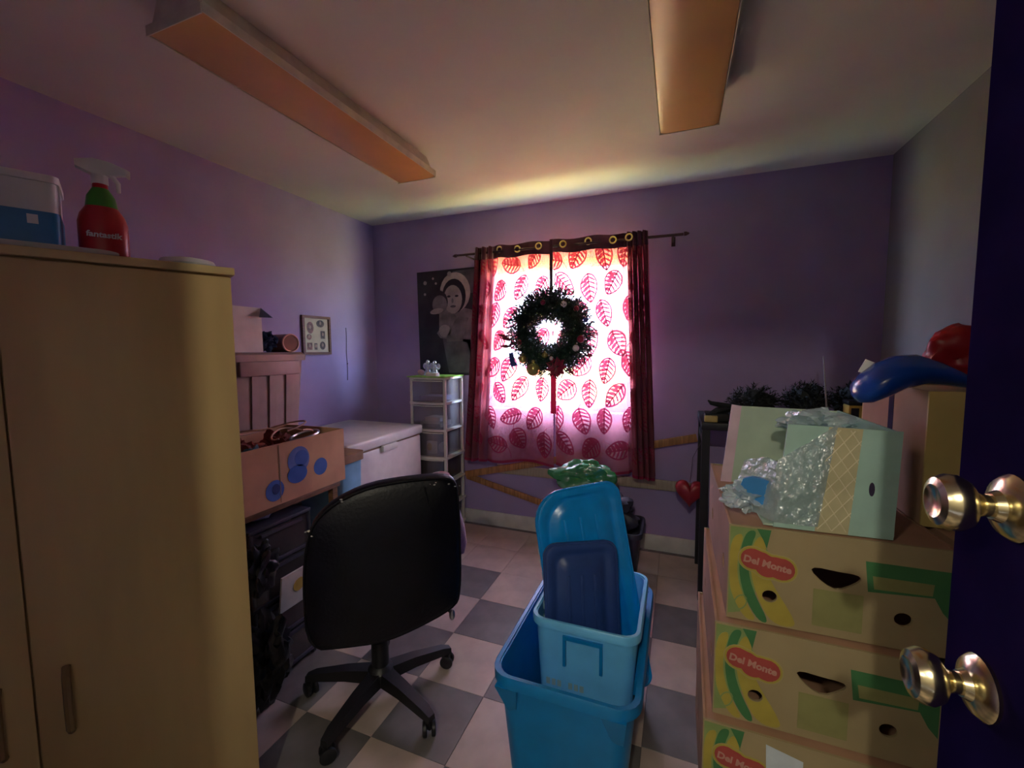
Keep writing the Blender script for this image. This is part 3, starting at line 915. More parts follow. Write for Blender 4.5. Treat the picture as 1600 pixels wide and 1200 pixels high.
for k in range(4):
    z0, z1 = uz[k] + .018, uz[k + 1] - .006
    dw = build(MB().loft([at_z(rect(ux0 + .022, ux1 - .002, uy0 + .022, uy1 - .022), z0), at_z(rect(ux0 + .022, ux1 - .002, uy0 + .022, uy1 - .022), z1),
                          at_z(rect(ux0 + .026, ux1 - .006, uy0 + .026, uy1 - .026), z1), at_z(rect(ux0 + .026, ux1 - .006, uy0 + .026, uy1 - .026), z0 + .004)]), 'drawer', 'smoke', du, smooth=False)
    build(MB().box(ux1 - .002, ux1 + .006, uy0 + .05, uy1 - .05, z1 - .02, z1 - .006), 'drawer_pull', 'darkbin', dw)
for z, c, l in ((.539, 'lilac', 'lilac papers in the upper drawer of the dim drawer unit'), (.374, 'paper', 'white papers in the second drawer of the dim drawer unit')):
    one(MB().box(-1.80, -1.552, 1.20, 1.40, z, z + .09, bev=.004), 'paper_bundle', c, l, 'papers')
one(MB().ball((-1.62, 1.245, .705), .05, 2, (.9, 1.3, .35), .5, 4, 4), 'crumpled_paper', 'lilac', 'crumpled lilac paper tucked under the side table', 'paper')
# white papers and black bag in front of the drawer unit
def lumpy(name, m, c, r, sc, seed, label, cat, amp=.5, fr=2.2, sub=4, flat=None, **k):
    return one(MB().ball(c, r, sub, sc, amp, fr, seed, flat, turb=3), name, m, label, cat, **k)
lumpy('black_bag', 'blackbag', (-1.46, 1.11, .20), .2, (.36, .55, 1.0), 3.3, 'black plastic bag on the floor between cabinet and office chair', 'bag', flat=-.2)
lumpy('black_bag', 'blackbag', (-1.485, 1.13, .56), .1, (.35, .8, 1.1), 8.3, 'small black plastic bag hanging under the dotted cardboard box', 'bag')
cm = Matrix.Translation((-1.525, 1.33, .30)) @ Matrix.Rotation(R(8), 4, 'Y')
one(MB().box(-.004, .004, -.10, .09, 0, .16, Mx=cm), 'white_card', 'paper', 'white card with yellow print leaning against the dim drawer unit', 'card')
one(MB().panel(ell(0, 0, .03, .03, 14), [], .001, cm @ frame_mx((.0045, -.01, .09), (0, 1, 0), (0, 0, 1))), 'yellow_print', 'yellow', 'yellow round print on the white leaning card', 'print')

def panel_box(name, label, cat, x0, x1, y0, y1, z0, z1, mfront, mside, Mx=None, holes_front=(), holes_side=(), th=.006, top=None, loc=None):
    """open or closed carton of separate walls; front faces -y, left faces -x"""
    t = thing(name, label, cat, loc or ((x0 + x1) / 2, (y0 + y1) / 2, z0))
    def b(mb, nm, m):
        if Mx is not None: mb.xf(Mx)
        return build(mb, nm, m, t, smooth=False)
    fr = b(MB().panel(rect(x0, x1, z0, z1), list(holes_front), th, frame_mx((0, y0 + th, 0), (1, 0, 0), (0, 0, 1))), 'front_wall', mfront)
    b(MB().panel(rect(x0, x1, z0, z1), list(holes_front), th, frame_mx((0, y1, 0), (1, 0, 0), (0, 0, 1))), 'back_wall', mfront)
    lw = b(MB().panel(rect(-y1 + th, -y0 - th, z0, z1), [[(-a, c) for a, c in h] for h in holes_side], th, frame_mx((x0 + th, 0, 0), (0, -1, 0), (0, 0, 1))), 'side_wall', mside)
    rw = b(MB().panel(rect(-y1 + th, -y0 - th, z0, z1), [], th, frame_mx((x1, 0, 0), (0, -1, 0), (0, 0, 1))), 'side_wall', mside)
    b(MB().box(x0 + th, x1 - th, y0 + th, y1 - th, z0, z0 + th), 'bottom', mside)
    if top:
        b(MB().box(x0 + th, x1 - th, y0 + th, y1 - th, z1 - th - .004, z1 - .004), 'top', top)
    return t, fr, lw, rw

# cardboard box with blue dots (open), front faces +x
t, fr, lw, rw = panel_box('cardboard_box', 'open brown cardboard box with blue printed dots, full of cables and cloth', 'box', -1.93, -1.55, 1.10, 1.66, .749, 1.005, 'card', 'card')
DM = frame_mx((-1.55, 1.10, .749), (0, 1, 0), (0, 0, 1))
def dot(a, b, ra, rb, m, lvl, holes=()):
    build(MB().panel(ell(a, b, ra, rb, 20), holes, .0005, DM @ Matrix.Translation((0, 0, .0004 + .0005 * lvl))), 'printed_dot', m, rw, smooth=False)
dot(.285, .165, .058, .060, 'dotpale', 0); dot(.275, .105, .052, .040, 'dotblue', 1); dot(.30, .170, .036, .036, 'dotblue', 1)
dot(.405, .105, .040, .040, 'dotblue', 0); dot(.16, .065, .044, .044, 'dotblue', 0); dot(.165, .07, .018, .022, 'dotdark', 1)
build(MB().box(-1.549, -1.5485, 1.285, 1.288, .755, 1.0), 'seam', 'rust', rw)
build(MB().box(-1.925, -1.56, 1.66, 1.664, .86, 1.0).xf(Matrix.Translation((0, .0, 0))), 'flap', 'card2', t)
lumpy('red_cloth', 'redcloth', (-1.75, 1.25, .93), .115, (.9, 1.1, .85), 2.2, 'rust red cloth heaped in the dotted cardboard box', 'cloth')
lumpy('teal_cloth', 'tealcloth', (-1.595, 1.20, .965), .05, (.7, 1.4, .9), 5.1, 'teal cloth at the near rim of the dotted cardboard box', 'cloth')
lumpy('dark_red_bag', 'redcloth', (-1.76, 1.45, .93), .095, (1.1, .85, .9), 6.4, 'dark red bag at the far end of the dotted cardboard box', 'bag')
lumpy('black_cloth', 'blackbag', (-1.73, 1.59, .90), .06, (1.5, .8, 1), 7.7, 'black cloth in the corner of the dotted cardboard box', 'cloth')
cb = MB()
cb.tube([(-1.68 + .10 * math.cos(a) + .02 * math.sin(2 * a), 1.36 + .15 * math.sin(a), 1.045 + .02 * math.sin(a * 1.5)) for a in [i * .3 for i in range(20)]], .004, 6)
cb.tube([(-1.64 + .06 * math.cos(a), 1.44 + .10 * math.sin(a), 1.02 + .015 * math.cos(a * 2)) for a in [i * .3 for i in range(18)]], .004, 6)
one(cb, 'coiled_cable', 'cable', 'beige cable coiled loosely on the dotted cardboard box', 'cable')
one(MB().tube([(-1.60 + .045 * math.cos(a), 1.47 + .07 * math.sin(a), 1.005 + .01 * math.sin(a)) for a in [i * 2 * PI / 20 for i in range(20)]], .006, 6, closed=True), 'metal_ring', 'steel', 'shiny metal ring at the rim of the dotted cardboard box', 'ring')

# light blue bin between box and freezer
lb = thing('blue_bin', 'light blue plastic bin squeezed between side table and freezer', 'bin', (-1.76, 1.775, 0))
build(MB().loft([at_z(rrect(-1.89, -1.63, 1.70, 1.85, .03), 0), at_z(rrect(-1.91, -1.61, 1.685, 1.865, .03), .80)], True, True), 'body', 'lblue', lb)
build(MB().loft([at_z(rrect(-1.92, -1.60, 1.677, 1.873, .03), .80), at_z(rrect(-1.92, -1.60, 1.677, 1.873, .03), .845)]), 'lid', 'rust', lb)

# taupe totes stacked against the wall
def tote_shell(x0, x1, y0, y1, z0, z1, tap, r=.04, th=.004):
    o0 = rrect(x0 + tap, x1 - tap, y0 + tap, y1 - tap, r * .7); o1 = rrect(x0, x1, y0, y1, r)
    i1 = rrect(x0 + th, x1 - th, y0 + th, y1 - th, r - th); i0 = rrect(x0 + tap + th, x1 - tap - th, y0 + tap + th, y1 - tap - th, r * .7 - th)
    return MB().loft([at_z(o0, z0), at_z(o1, z1), at_z(i1, z1), at_z(i0, z0 + th)])
def rim_ring(x0, x1, y0, y1, z, h, w, r=.04):
    a = rrect(x0 - w, x1 + w, y0 - w, y1 + w, r + w); b = rrect(x0, x1, y0, y1, r)
    return MB().loft([at_z(b, z - h), at_z(a, z - h), at_z(a, z - .004), at_z(rrect(x0 - w + .004, x1 + w - .004, y0 - w + .004, y1 + w - .004, r), z), at_z(b, z), at_z(b, z - h)], False, False)
def wall_tote(z0, z1, label, ribs):
    x0, x1, y0, y1 = -2.40, -1.985, 1.40, 1.85
    t = thing('storage_tote', label, 'tote', ((x0 + x1) / 2, (y0 + y1) / 2, z0))
    build(tote_shell(x0, x1, y0, y1, z0, z1 - .03, .03), 'body', 'greytote', t)
    build(MB().loft([at_z(rrect(x0 - .015, x1 + .015, y0 - .015, y1 + .015, .05), z1 - .045), at_z(rrect(x0 - .018, x1 + .018, y0 - .018, y1 + .018, .05), z1 - .012), at_z(rrect(x0 + .0, x1 - .0, y0 + .0, y1 - .0, .05), z1)]), 'lid', 'greytote', t)
    if ribs:
        for y in (1.52, 1.62, 1.72):
            build(MB().loft([at_z(rect(x1 - .055, x1 - .022, y, y + .035), z0 + .02), at_z(rect(x1 - .03, x1 + .008, y - .004, y + .039), z1 - .05)]), 'rib', 'greytote', t)
        build(MB().box(x1 - .01, x1 + .012, y0 + .05, y1 - .05, z1 - .12, z1 - .045, bev=.006), 'handle', 'greytote', t)
wall_tote(.0, .48, 'lowest taupe plastic tote against the left wall', False)
wall_tote(.481, .94, 'middle taupe plastic tote of the stack by the left wall', False)
wall_tote(.941, 1.385, 'topmost taupe lidded tote of the stack below the picture', True)

# things on the totes
t, fr, lw, rw = panel_box('white_carton', 'white carton with hand slot and orange print on the taupe tote', 'box', -2.32, -2.00, 1.43, 1.60, 1.386, 1.612, 'paper', 'paper',
                          holes_front=[rrect(-2.18, -2.07, 1.515, 1.535, .009)], top='paper')
build(MB().panel(rect(-2.20, -2.085, 1.43, 1.495), [], .0006, frame_mx((0, 1.4294, 0), (1, 0, 0), (0, 0, 1))), 'orange_print', 'orangeprint', fr, smooth=False)
build(MB().panel(rect(-2.20, -2.005, 1.39, 1.425), [], .0006, frame_mx((0, 1.4294, 0), (1, 0, 0), (0, 0, 1))), 'blue_print', 'greyprint', fr, smooth=False)
build(MB().panel(rect(-2.17, -2.085, 1.54, 1.60), [], .0006, frame_mx((0, 1.4294, 0), (1, 0, 0), (0, 0, 1))), 'grey_print', 'dotpale', fr, smooth=False)
build(MB().panel([(0, 0), (.085, -.055), (.0, -.05)], [], .003, frame_mx((-1.999, 1.60, 1.612), (1, .1, 0), (0, .25, 1))), 'flap', 'greyprint', t, smooth=False)
lumpy('navy_bundle', 'navy', (-2.06, 1.665, 1.44), .065, (1.1, .75, .9), 1.4, 'navy cloth bundle beside the white carton on the tote', 'cloth', flat=-.054)
cn = thing('brown_tin', 'brown tin lying on its side with a copper rim on the tote', 'tin', (-2.02, 1.78, 1.386))
ca, cbp = Vector((-2.20, 1.80, 1.436)), Vector((-2.005, 1.775, 1.436))
build(MB().cyl(ca, cbp, .05, n=24), 'body', 'tinbrown', cn)
dcn = (cbp - ca).normalized()
e1 = dcn.orthogonal().normalized(); e2 = dcn.cross(e1)
build(MB().tube([cbp + (e1 * math.cos(2 * PI * k / 24) + e2 * math.sin(2 * PI * k / 24)) * .047 for k in range(24)], .005, 8, closed=True), 'rim', 'copper', cn)

# ------------------------------------------------------------------ tall cabinet
CA = 26.0
cdir = Vector((math.sin(R(CA)), math.cos(R(CA)), 0))       # along the front, away from the camera
cnor = Vector((math.cos(R(CA)), -math.sin(R(CA)), 0))      # outward normal of the front
CM = Matrix((cdir, cnor, Vector((0, 0, 1)))).transposed().to_4x4()
CM.translation = Vector((-1.155, .838, 0))                # a: along front (0 = far end), b: outward, c: up
cab = thing('tall_cabinet', 'tall birch melamine cabinet with two doors at the left of the doorway', 'cabinet', CM @ Vector((-.43, -.22, 0)))
def cb_(mb, name, m, parent=cab, **k):
    return build(mb.xf(CM), name, m, parent, **k)
cb_(MB().box(-.86, 0, -.44, -.020, .0, 1.600), 'body', 'melam')
cb_(MB().box(-.868, .008, -.448, .006, 1.600, 1.620, bev=.002), 'top_board', 'melamtop')
d1 = cb_(MB().box(-.4255, -.001, -.018, 0.0, .05, 1.594, bev=.0015), 'door', 'melam')
d2 = cb_(MB().box(-.859, -.4295, -.018, 0.0, .05, 1.594, bev=.0015), 'door', 'melam')
for d, a in ((d1, -.375), (d2, -.48)):
    cb_(MB().tube([(a, 0, .50), (a, .018, .515), (a, .022, .58), (a, .018, .645), (a, 0, .66)], .008, 8), 'handle', 'handle', d)

# things on the cabinet
tp = 1.6205
one(MB().loft([at_z(rrect(-.80, -.235, -.18, -.015, .03), tp), at_z(rrect(-.81, -.225, -.19, -.005, .04), tp + .012), at_z(rrect(-.802, -.233, -.182, -.013, .04), tp + .012), at_z(rrect(-.795, -.24, -.175, -.02, .03), tp + .004)]).xf(CM),
    'white_tray', 'tubwhite', 'shallow white tray on top of the tall cabinet', 'tray')
tub = thing('white_tub', 'white plastic tub with blue label at the left end of the cabinet top', 'tub', CM @ Vector((-.48, -.10, tp)))
cb_(MB().loft([at_z(rrect(-.66, -.325, -.165, -.03, .015), tp + .005), at_z(rrect(-.665, -.322, -.17, -.027, .015), tp + .155), at_z(rrect(-.655, -.33, -.16, -.035, .015), tp + .163)]), 'body', 'tubwhite', tub)
cb_(MB().loft([at_z(rrect(-.6625, -.3222, -.1675, -.0272, .015), tp + .012), at_z(rrect(-.6645, -.3206, -.1695, -.0256, .015), tp + .085)], False, False), 'blue_label', 'tubblue', tub)
cb_(MB().box(-.372, -.355, -.0262, -.0252, tp + .056, tp + .076), 'white_print', 'tubwhite', tub)
cb_(MB().loft([at_z(rrect(-.672, -.318, -.175, -.022, .018), tp + .150), at_z(rrect(-.672, -.318, -.175, -.022, .018), tp + .166)]), 'lid', 'tubwhite', tub)
sp = thing('spray_bottle', 'red and green spray cleaner bottle with white trigger on the cabinet top', 'spray bottle', CM @ Vector((-.275, -.09, tp)))
SM = CM @ Matrix.Translation((-.250, -.095, tp + .0055))
def sb(mb, name, m, parent=sp):
    return build(mb.xf(SM), name, m, parent)
def oval(rx, ry, z, n=24, ox=0):
    return [Vector((ox + rx * math.cos(2 * PI * k / n), ry * math.sin(2 * PI * k / n), z)) for k in range(n)]
bd = sb(MB().loft([oval(.044, .028, 0), oval(.047, .030, .008), oval(.047, .030, .085), oval(.042, .027, .105), oval(.030, .022, .125), oval(.026, .020, .150), oval(.015, .015, .170), oval(.014, .014, .182)]), 'bottle', 'sprayred')
sb(MB().loft([oval(.0305, .0225, .124), oval(.0268, .0205, .150), oval(.0158, .0155, .1695)], False, False), 'green_label', 'spraygreen', bd)
build(text_mb('fantastik', .019, SM @ frame_mx((0, .0306, .055), (-1, 0, .06), (0, 0, 1)) @ Matrix.Rotation(PI, 4, 'Y') @ Matrix.Identity(4), .1, .0006) if False else
      text_mb('fantastik', .019, SM @ Matrix.Translation((0, .0312, .052)) @ Matrix(((1, 0, 0, 0), (0, 0, 1, 0), (0, 1, 0, 0), (0, 0, 0, 1))), .1, .0006), 'lettering', 'tubwhite', bd, smooth=False)
sb(MB().cyl((0, 0, .180), (0, 0, .202), .016, n=16), 'collar', 'tubwhite')
sb(MB().loft([[Vector((x, y, z)) for y, z in ((-.012, z0), (.012, z0), (.013, z1), (-.013, z1))] for x, z0, z1 in ((-.042, .214, .228), (-.01, .200, .238), (.02, .204, .236), (.050, .214, .226), (.058, .208, .222))]), 'trigger_head', 'tubwhite')
sb(MB().tube([(.022, 0, .207), (.034, 0, .190), (.034, 0, .168)], [.006, .005, .004], 8), 'trigger', 'tubwhite')
one(MB().lathe([(.001, 0), (.062, 0), (.066, .008), (.060, .020), (.030, .026), (.0005, .027)], (0, 0, 0), 28, Mx=CM @ Matrix.Translation((-.085, -.085, tp))), 'white_dish', 'tubwhite', 'upturned white dish at the far end of the cabinet top', 'dish')

# ------------------------------------------------------------------ office chair
HUB = Vector((-1.09, 1.32, 0))
ch = thing('office_chair', 'black leather office chair seen from behind, with five-star base', 'chair', HUB)
for k, a in enumerate((55, -17, -89, -161, 127)):
    d = Vector((math.cos(R(a)), math.sin(R(a)), 0)); sd = Vector((-d.y, d.x, 0))
    def sec(r, w, z0, z1):
        return [HUB + d * r + sd * -w + Vector((0, 0, z0)), HUB + d * r + sd * w + Vector((0, 0, z0)), HUB + d * r + sd * w * .8 + Vector((0, 0, z1)), HUB + d * r - sd * w * .8 + Vector((0, 0, z1))]
    leg = build(MB().loft([sec(.02, .034, .075, .125), sec(.14, .027, .078, .118), sec(.27, .021, .068, .098), sec(.305, .016, .062, .084)]), 'base_leg', 'bplastic', ch)
    cp = HUB + d * .29
    ca_ = Vector((math.cos(R(a + 50)), math.sin(R(a + 50)), 0))
    cas = build(MB().cyl(cp + Vector((0, 0, .03)), cp + Vector((0, 0, .072)), .007, n=8).box(-.012, .012, -.012, .012, .028, .058, bev=.004, Mx=Matrix.Translation(cp)), 'caster', 'bplastic', leg)
    wl = MB()
    for sg in (-1, 1):
        c0 = cp + ca_ * (sg * .008) + Vector((0, 0, .0275)); c1 = cp + ca_ * (sg * .024) + Vector((0, 0, .0275))
        wl.tube([c0, c0 + (c1 - c0) * .2, c0 + (c1 - c0) * .8, c1], [.0245, .0275, .0275, .022], 16)
    wh = build(wl, 'caster_wheels', 'bplastic', leg)
build(MB().lathe([(.05, .075), (.052, .12), (.04, .135), (.034, .14), (.033, .24), (.027, .245), (.026, .38)], HUB, 20), 'gas_lift', 'bplastic', ch)
# seat: front points away from the camera
cn_ = Vector((.632, -.775, 0))           # towards the camera
cr_ = Vector((.775, .632, 0))
SM2 = Matrix((cr_, -cn_, Vector((0, 0, 1)))).transposed().to_4x4(); SM2.translation = HUB
def slab_loops(outline, layers, Mx):
    cx_ = sum(p[0] for p in outline) / len(outline); cy_ = sum(p[1] for p in outline) / len(outline)
    return [[Mx @ Vector((cx_ + (a - cx_) * s, cy_ + (b - cy_) * s, z)) for a, b in outline] for s, z in layers]
so = rrect(-.235, .235, -.17, .30, .09, 6)
build(MB().loft(slab_loops(so, [(.80, .40), (.95, .405), (1.0, .43), (1.0, .465), (.95, .495), (.80, .505)], SM2)), 'seat', 'bleather', ch)
build(MB().box(-.10, .10, -.10, .12, .372, .402, bev=.006, Mx=SM2), 'seat_plate', 'bplastic', ch)
def smooth_poly(P, it=2):
    for _ in range(it):
        Q = []
        for i in range(len(P)):
            a = P[i]; b = P[(i + 1) % len(P)]
            Q.append((a[0] * .75 + b[0] * .25, a[1] * .75 + b[1] * .25)); Q.append((a[0] * .25 + b[0] * .75, a[1] * .25 + b[1] * .75))
        P = Q
    return P
bo = smooth_poly([(-.238, .40), (-.245, .60), (-.232, .76), (-.195, .86), (-.06, .935), (.105, .95), (.255, .945), (.276, .90), (.282, .72), (.280, .50), (.255, .45), (.10, .395), (.0, .375), (-.13, .385)], 2)
BM = Matrix((cr_, Vector((0, 0, 1)), cn_)).transposed().to_4x4(); BM.translation = Vector((-.93, 1.14, 0)) - cn_ * .05
bk = build(MB().loft(slab_loops(bo, [(.86, -.055), (.96, -.045), (1.0, -.012), (1.0, .022), (.965, .042), (.90, .052), (.4, .060)], BM)), 'backrest', 'bleather', ch)
# piping, side wing seam and worn spots of the leather
cxo = sum(p[0] for p in bo) / len(bo); cyo = sum(p[1] for p in bo) / len(bo)
build(MB().tube([BM @ Vector((cxo + (a - cxo) * .985, cyo + (b - cyo) * .985, .034)) for a, b in bo], .005, 6, closed=True), 'piping', 'bleather', bk)
build(MB().tube([BM @ Vector((.155 + .02 * math.sin(i * .5), .92 - .05 * i, .0535)) for i in range(10)], .003, 6), 'seam', 'bleather', bk)
rgc = random.Random(11)
for (a, b, n_) in ((-.215, .81, 4), (-.10, .885, 2), (.19, .925, 4), (.225, .90, 3), (.15, .90, 2), (.265, .895, 2)):
    for q in range(n_):
        build(MB().ball(BM @ Vector((a + rgc.uniform(-.015, .015), b + rgc.uniform(-.02, .02), .040 + .006)), rgc.uniform(.003, .006), 1, (1.2, 1.2, .7), .6, 5, q), 'worn_patch', 'worn', bk)
build(MB().box(-.04, .04, -.20, -.12, .375, .395, Mx=SM2).box(-.04, .04, -.20, -.18, .375, .50, Mx=SM2), 'back_bracket', 'bplastic', ch)
lv = build(MB().tube([SM2 @ Vector((.10, -.05, .385)), SM2 @ Vector((.24, -.08, .385)), SM2 @ Vector((.27, -.10, .36))], .006, 8), 'height_lever', 'bplastic', ch)
build(MB().ball(SM2 @ Vector((.275, -.105, .352)), .018, 2, (.7, .7, 1.3)), 'lever_knob', 'steel', lv)
P0_ = Vector((-.93, 1.14, 0))
def gp(r_, d_, z_):
    return P0_ + cr_ * r_ - cn_ * d_ + Vector((0, 0, z_))
one(MB().ball(gp(.235, .20, .865), .058, 3, (1, 1, .85), .3, 2.2, 1.2).tube([gp(.24, .20, .85), gp(.265, .20, .76), gp(.292, .20, .67), gp(.312, .20, .60), gp(.318, .20, .565)], [.05, .045, .042, .03, .012], 12).tube([gp(.22, .20, .83), gp(.16, .22, .68), gp(.10, .26, .56), gp(.06, .32, .520)], [.05, .06, .05, .02], 12), 'pink_garment', 'pinkcloth', 'dusty pink garment draped over the front of the office chair', 'garment')

# ------------------------------------------------------------------ totes and lids in the middle
bt = thing('storage_tote', 'large teal blue plastic tote standing open on the floor', 'tote', (-.30, 1.465, 0))
build(tote_shell(-.51, -.09, 1.135, 1.795, .001, .402, .035, .06, .005), 'body', 'teal_tote', bt)
build(rim_ring(-.51, -.09, 1.135, 1.795, .407, .035, .016, .06), 'rim', 'teal_tote', bt)
for x0, x1 in ((-.49, -.43), (-.17, -.11)):
    build(MB().loft([at_z(rect(x0 + .02, x1 - .01, 1.148, 1.155), .28), at_z(rect(x0 - .01, x1, 1.118, 1.145), .372)]), 'handle_grip', 'teal_tote', bt)
build(MB().loft([at_z(rect(-.112, -.106, 1.32, 1.60), .30), at_z(rect(-.105, -.078, 1.31, 1.61), .372)]), 'side_handle', 'teal_tote', bt)
st = thing('storage_tote', 'smaller frosted pale blue tote nested inside the large teal tote', 'tote', (-.27, 1.50, .006))
build(tote_shell(-.438, -.102, 1.305, 1.705, .0065, .495, .025, .045, .004), 'body', 'pale_tote', st)
build(rim_ring(-.438, -.102, 1.305, 1.705, .50, .028, .012, .045), 'rim', 'pale_tote', st)
hx = frame_mx((-.27, 1.305, .42), (1, 0, 0), (0, 0, 1))
build(MB().panel([(-.065, -.07), (-.055, -.07), (-.055, .022), (.055, .022), (.055, -.07), (.065, -.07), (.065, .034), (-.065, .034)], [], .008, hx @ Matrix.Translation((0, 0, -.002))), 'handle_loop', 'teal_tote', st, smooth=False)
for k in range(7):
    if k == 3: continue
    build(MB().panel(rect(-.125 + k * .019, -.125 + k * .019 + .013, .262, .284), [], .003, frame_mx((-.27, 1.3178, 0), (1, 0, 0), (0, 0, 1))), 'embossed_mark', 'emboss', st, smooth=False)
def lid(name, label, T_, U_, Wd, L, m, r, crn):
    """leaning lid: T_ top centre, U_ width direction, Wd 'up' direction"""
    mx = frame_mx(T_, U_[0], U_[1])
    w = U_[2] / 2
    t = thing(name, label, 'lid', mx @ Vector((0, -L, 0)))
    o = rrect(-w, w, -L, 0, [r, r * crn, r * .6, r * .6], 7)
    def ins(d, z):
        return [Vector((a * (w - d) / w, -L / 2 + (b + L / 2) * (L / 2 - d) / (L / 2), z)) for a, b in o]
    build(MB().loft([[mx @ p for p in l] for l in (ins(0.006, -.022), ins(0, -.020), ins(0, .002), ins(.006, .006), ins(.028, .006), ins(.036, -.004), ins(.050, -.004), ins(.060, .008), ins(.090, .010))]), 'panel', m, t, ang=50)
    build(MB().tube([mx @ p for p in ins(.002, .003)], .0055, 6, closed=True), 'rim', m, t)
    for k in (-1, 0, 1):
        build(MB().box(k * w * .36 - .006, k * w * .36 + .006, -L + .12, -.11, .009, .0135, bev=.002, Mx=mx), 'rib', m, t)
    for k in range(3):
        build(MB().box(-w - .004, -w + .004, -.22 - k * .045, -.195 - k * .045, -.018, -.006, Mx=mx), 'clip_mark', 'emboss', t)
    return mx
lid('tote_lid', 'bright blue tote lid leaning upright inside the pale tote', (-.362, 1.585, .862), ((.82, .52, .11), (-.125, .15, .96), .345), None, .76, 'lid_blue', .055, 2.2)
lid('tote_lid', 'smaller navy tote lid leaning in front of the bright blue lid', (-.318, 1.482, .695), ((.84, .50, -.02), (-.13, .13, .90), .27), None, .50, 'lid_navy', .04, 1.2)

# dark bin with bags behind the totes
bn = thing('waste_bin', 'dark grey plastic bin by the window wall behind the blue lids', 'bin', (-.42, 2.60, 0))
build(tote_shell(-.66, -.185, 2.46, 2.76, .001, .325, .03, .04, .004), 'body', 'darkbin', bn)
build(rim_ring(-.66, -.185, 2.46, 2.76, .33, .03, .012, .04), 'rim', 'darkbin', bn)
lumpy('dark_bag', 'darkbin', (-.40, 2.60, .38), .2, (1.0, .62, .75), 9.1, 'dark grey bag filling the waste bin', 'bag', amp=.3)
lumpy('green_bag', 'greenbag', (-.52, 2.56, .605), .165, (1.28, .62, .66), 4.7, 'crumpled green plastic bag on top of the waste bin', 'bag', amp=.45, fr=1.3)

# ------------------------------------------------------------------ banana cartons
def banana(x0, y0, z0, rot, label, full=True, tag_=False):
    Wd, Dp, Hh = .435, .60, .239
    mx = Matrix.Translation((x0, y0, z0)) @ Matrix.Rotation(R(rot), 4, 'Z')
    hole = smooth_poly([(.172, .152), (.182, .162), (.222, .158), (.262, .157), (.272, .148), (.262, .135), (.228, .112), (.200, .124)], 1)
    holes = [hole, ell(.092, .072, .0155, .0145, 16), ell(.349, .070, .0165, .0155, 16)]
    hs = [ell(.10, .10, .02, .02, 14), ell(.45, .10, .02, .02, 14)]
    t, fr, lw, rw = panel_box('banana_carton', label, 'box', 0, Wd, 0, Dp, 0, Hh, 'banbox', 'banside', Mx=mx, holes_front=holes, holes_side=hs, top='banside', loc=mx @ Vector((Wd / 2, Dp / 2, 0)))
    t['group'] = 'banana cartons stacked by the door'
    FMx = mx @ frame_mx((0, -.0002, 0), (1, 0, 0), (0, 0, 1))
    def pr(poly, m, lvl, name, hl=()):
        build(MB().panel(poly, list(hl), .0003, FMx @ Matrix.Translation((0, 0, .0003 * lvl))), name, m, fr, smooth=False)
    # bananas: pale green wash, yellow fruit with green seams
    pr([(.003, .235), (.085, .235), (.075, .20), (.10, .16), (.075, .10), (.03, .02), (.003, .012)], 'inkgrn2', 0, 'printed_leaf')
    pr(smooth_poly([(.003, .205), (.035, .225), (.020, .16), (.022, .10), (.045, .04), (.068, .004), (.040, .004), (.010, .06), (.003, .10)], 2), 'inkyel', 1, 'printed_banana')
    pr(smooth_poly([(.038, .228), (.062, .232), (.048, .19), (.043, .13), (.060, .07), (.095, .004), (.070, .004), (.038, .06), (.024, .12), (.026, .18)], 2), 'inkgrn', 2, 'printed_stripe')
    pr(smooth_poly([(.056, .205), (.070, .222), (.082, .19), (.078, .150), (.098, .10), (.140, .035), (.150, .004), (.098, .004), (.068, .06), (.050, .12), (.048, .17)], 2), 'inkyel', 1, 'printed_banana',
       hl=[ell(.092, .072, .0165, .0155, 16)])
    pr([(.060, .236), (.090, .236), (.082, .19), (.074, .21)], 'inkgrn', 3, 'printed_stem')
    # red shield
    def shield(g):
        pts = []
        for a in range(40):
            th = 2 * PI * a / 40
            best = 0
            d = Vector((math.cos(th), math.sin(th)))
            for (cx_, cy_, r_) in ((-.030, .010, .026), (.002, -.004, .027), (.032, -.006, .027), (-.012, .006, .024), (.018, -.002, .024)):
                # farthest ray hit on each circle
                b_ = d.x * cx_ + d.y * cy_
                disc = b_ * b_ - (cx_ * cx_ + cy_ * cy_ - (r_ + g) ** 2)
                if disc > 0:
                    best = max(best, b_ + math.sqrt(disc))
            pts.append((.083 + d.x * best, .150 + d.y * best))
        return pts
    pr(shield(.0065), 'inkline', 3, 'label_outline')
    pr(shield(.0045), 'inkyel', 4, 'label_border')
    pr(shield(0), 'inkred', 5, 'red_label')
    build(text_mb('Del Monte', .0235, FMx @ Matrix.Translation((.084, .151, .0020)) @ Matrix.Rotation(R(-9), 4, 'Z'), 0, .0009), 'lettering', 'inkltr', fr, smooth=False)
    # green block and olive block
    pr([(.276, .192), (.432, .192), (.432, .08), (.415, .10), (.40, .130), (.283, .122)], 'inkgrn', 1, 'green_block')
    pr([(.290, .160), (.398, .160), (.396, .134), (.294, .130)], 'inkolv', 2, 'green_block_text')
    pr([(.180, .110), (.276, .110), (.276, .020), (.180, .020)], 'inkolv', 1, 'olive_block')
    pr(ell(.030, .045, .014, .022, 14, -.4), 'inkgrn2', 2, 'printed_seal', hl=[ell(.030, .045, .011, .018, 14, -.4)])
    if tag_:
        pr([(.135, .222), (.210, .205), (.210, .12), (.138, .135)], 'cream_s', 6, 'pale_sticker')
    return mx
banana(.125, 1.147, .720, 0.5, 'topmost banana carton of the stack, under the mint box')
banana(.098, 1.118, .480, -.5, 'second banana carton from the top, level with the lower door knob')
banana(.076, 1.090, .240, -1, 'third banana carton down, with a pale sticker', tag_=True)
banana(.090, 1.105, .0005, 0, 'lowest banana carton standing on the floor')
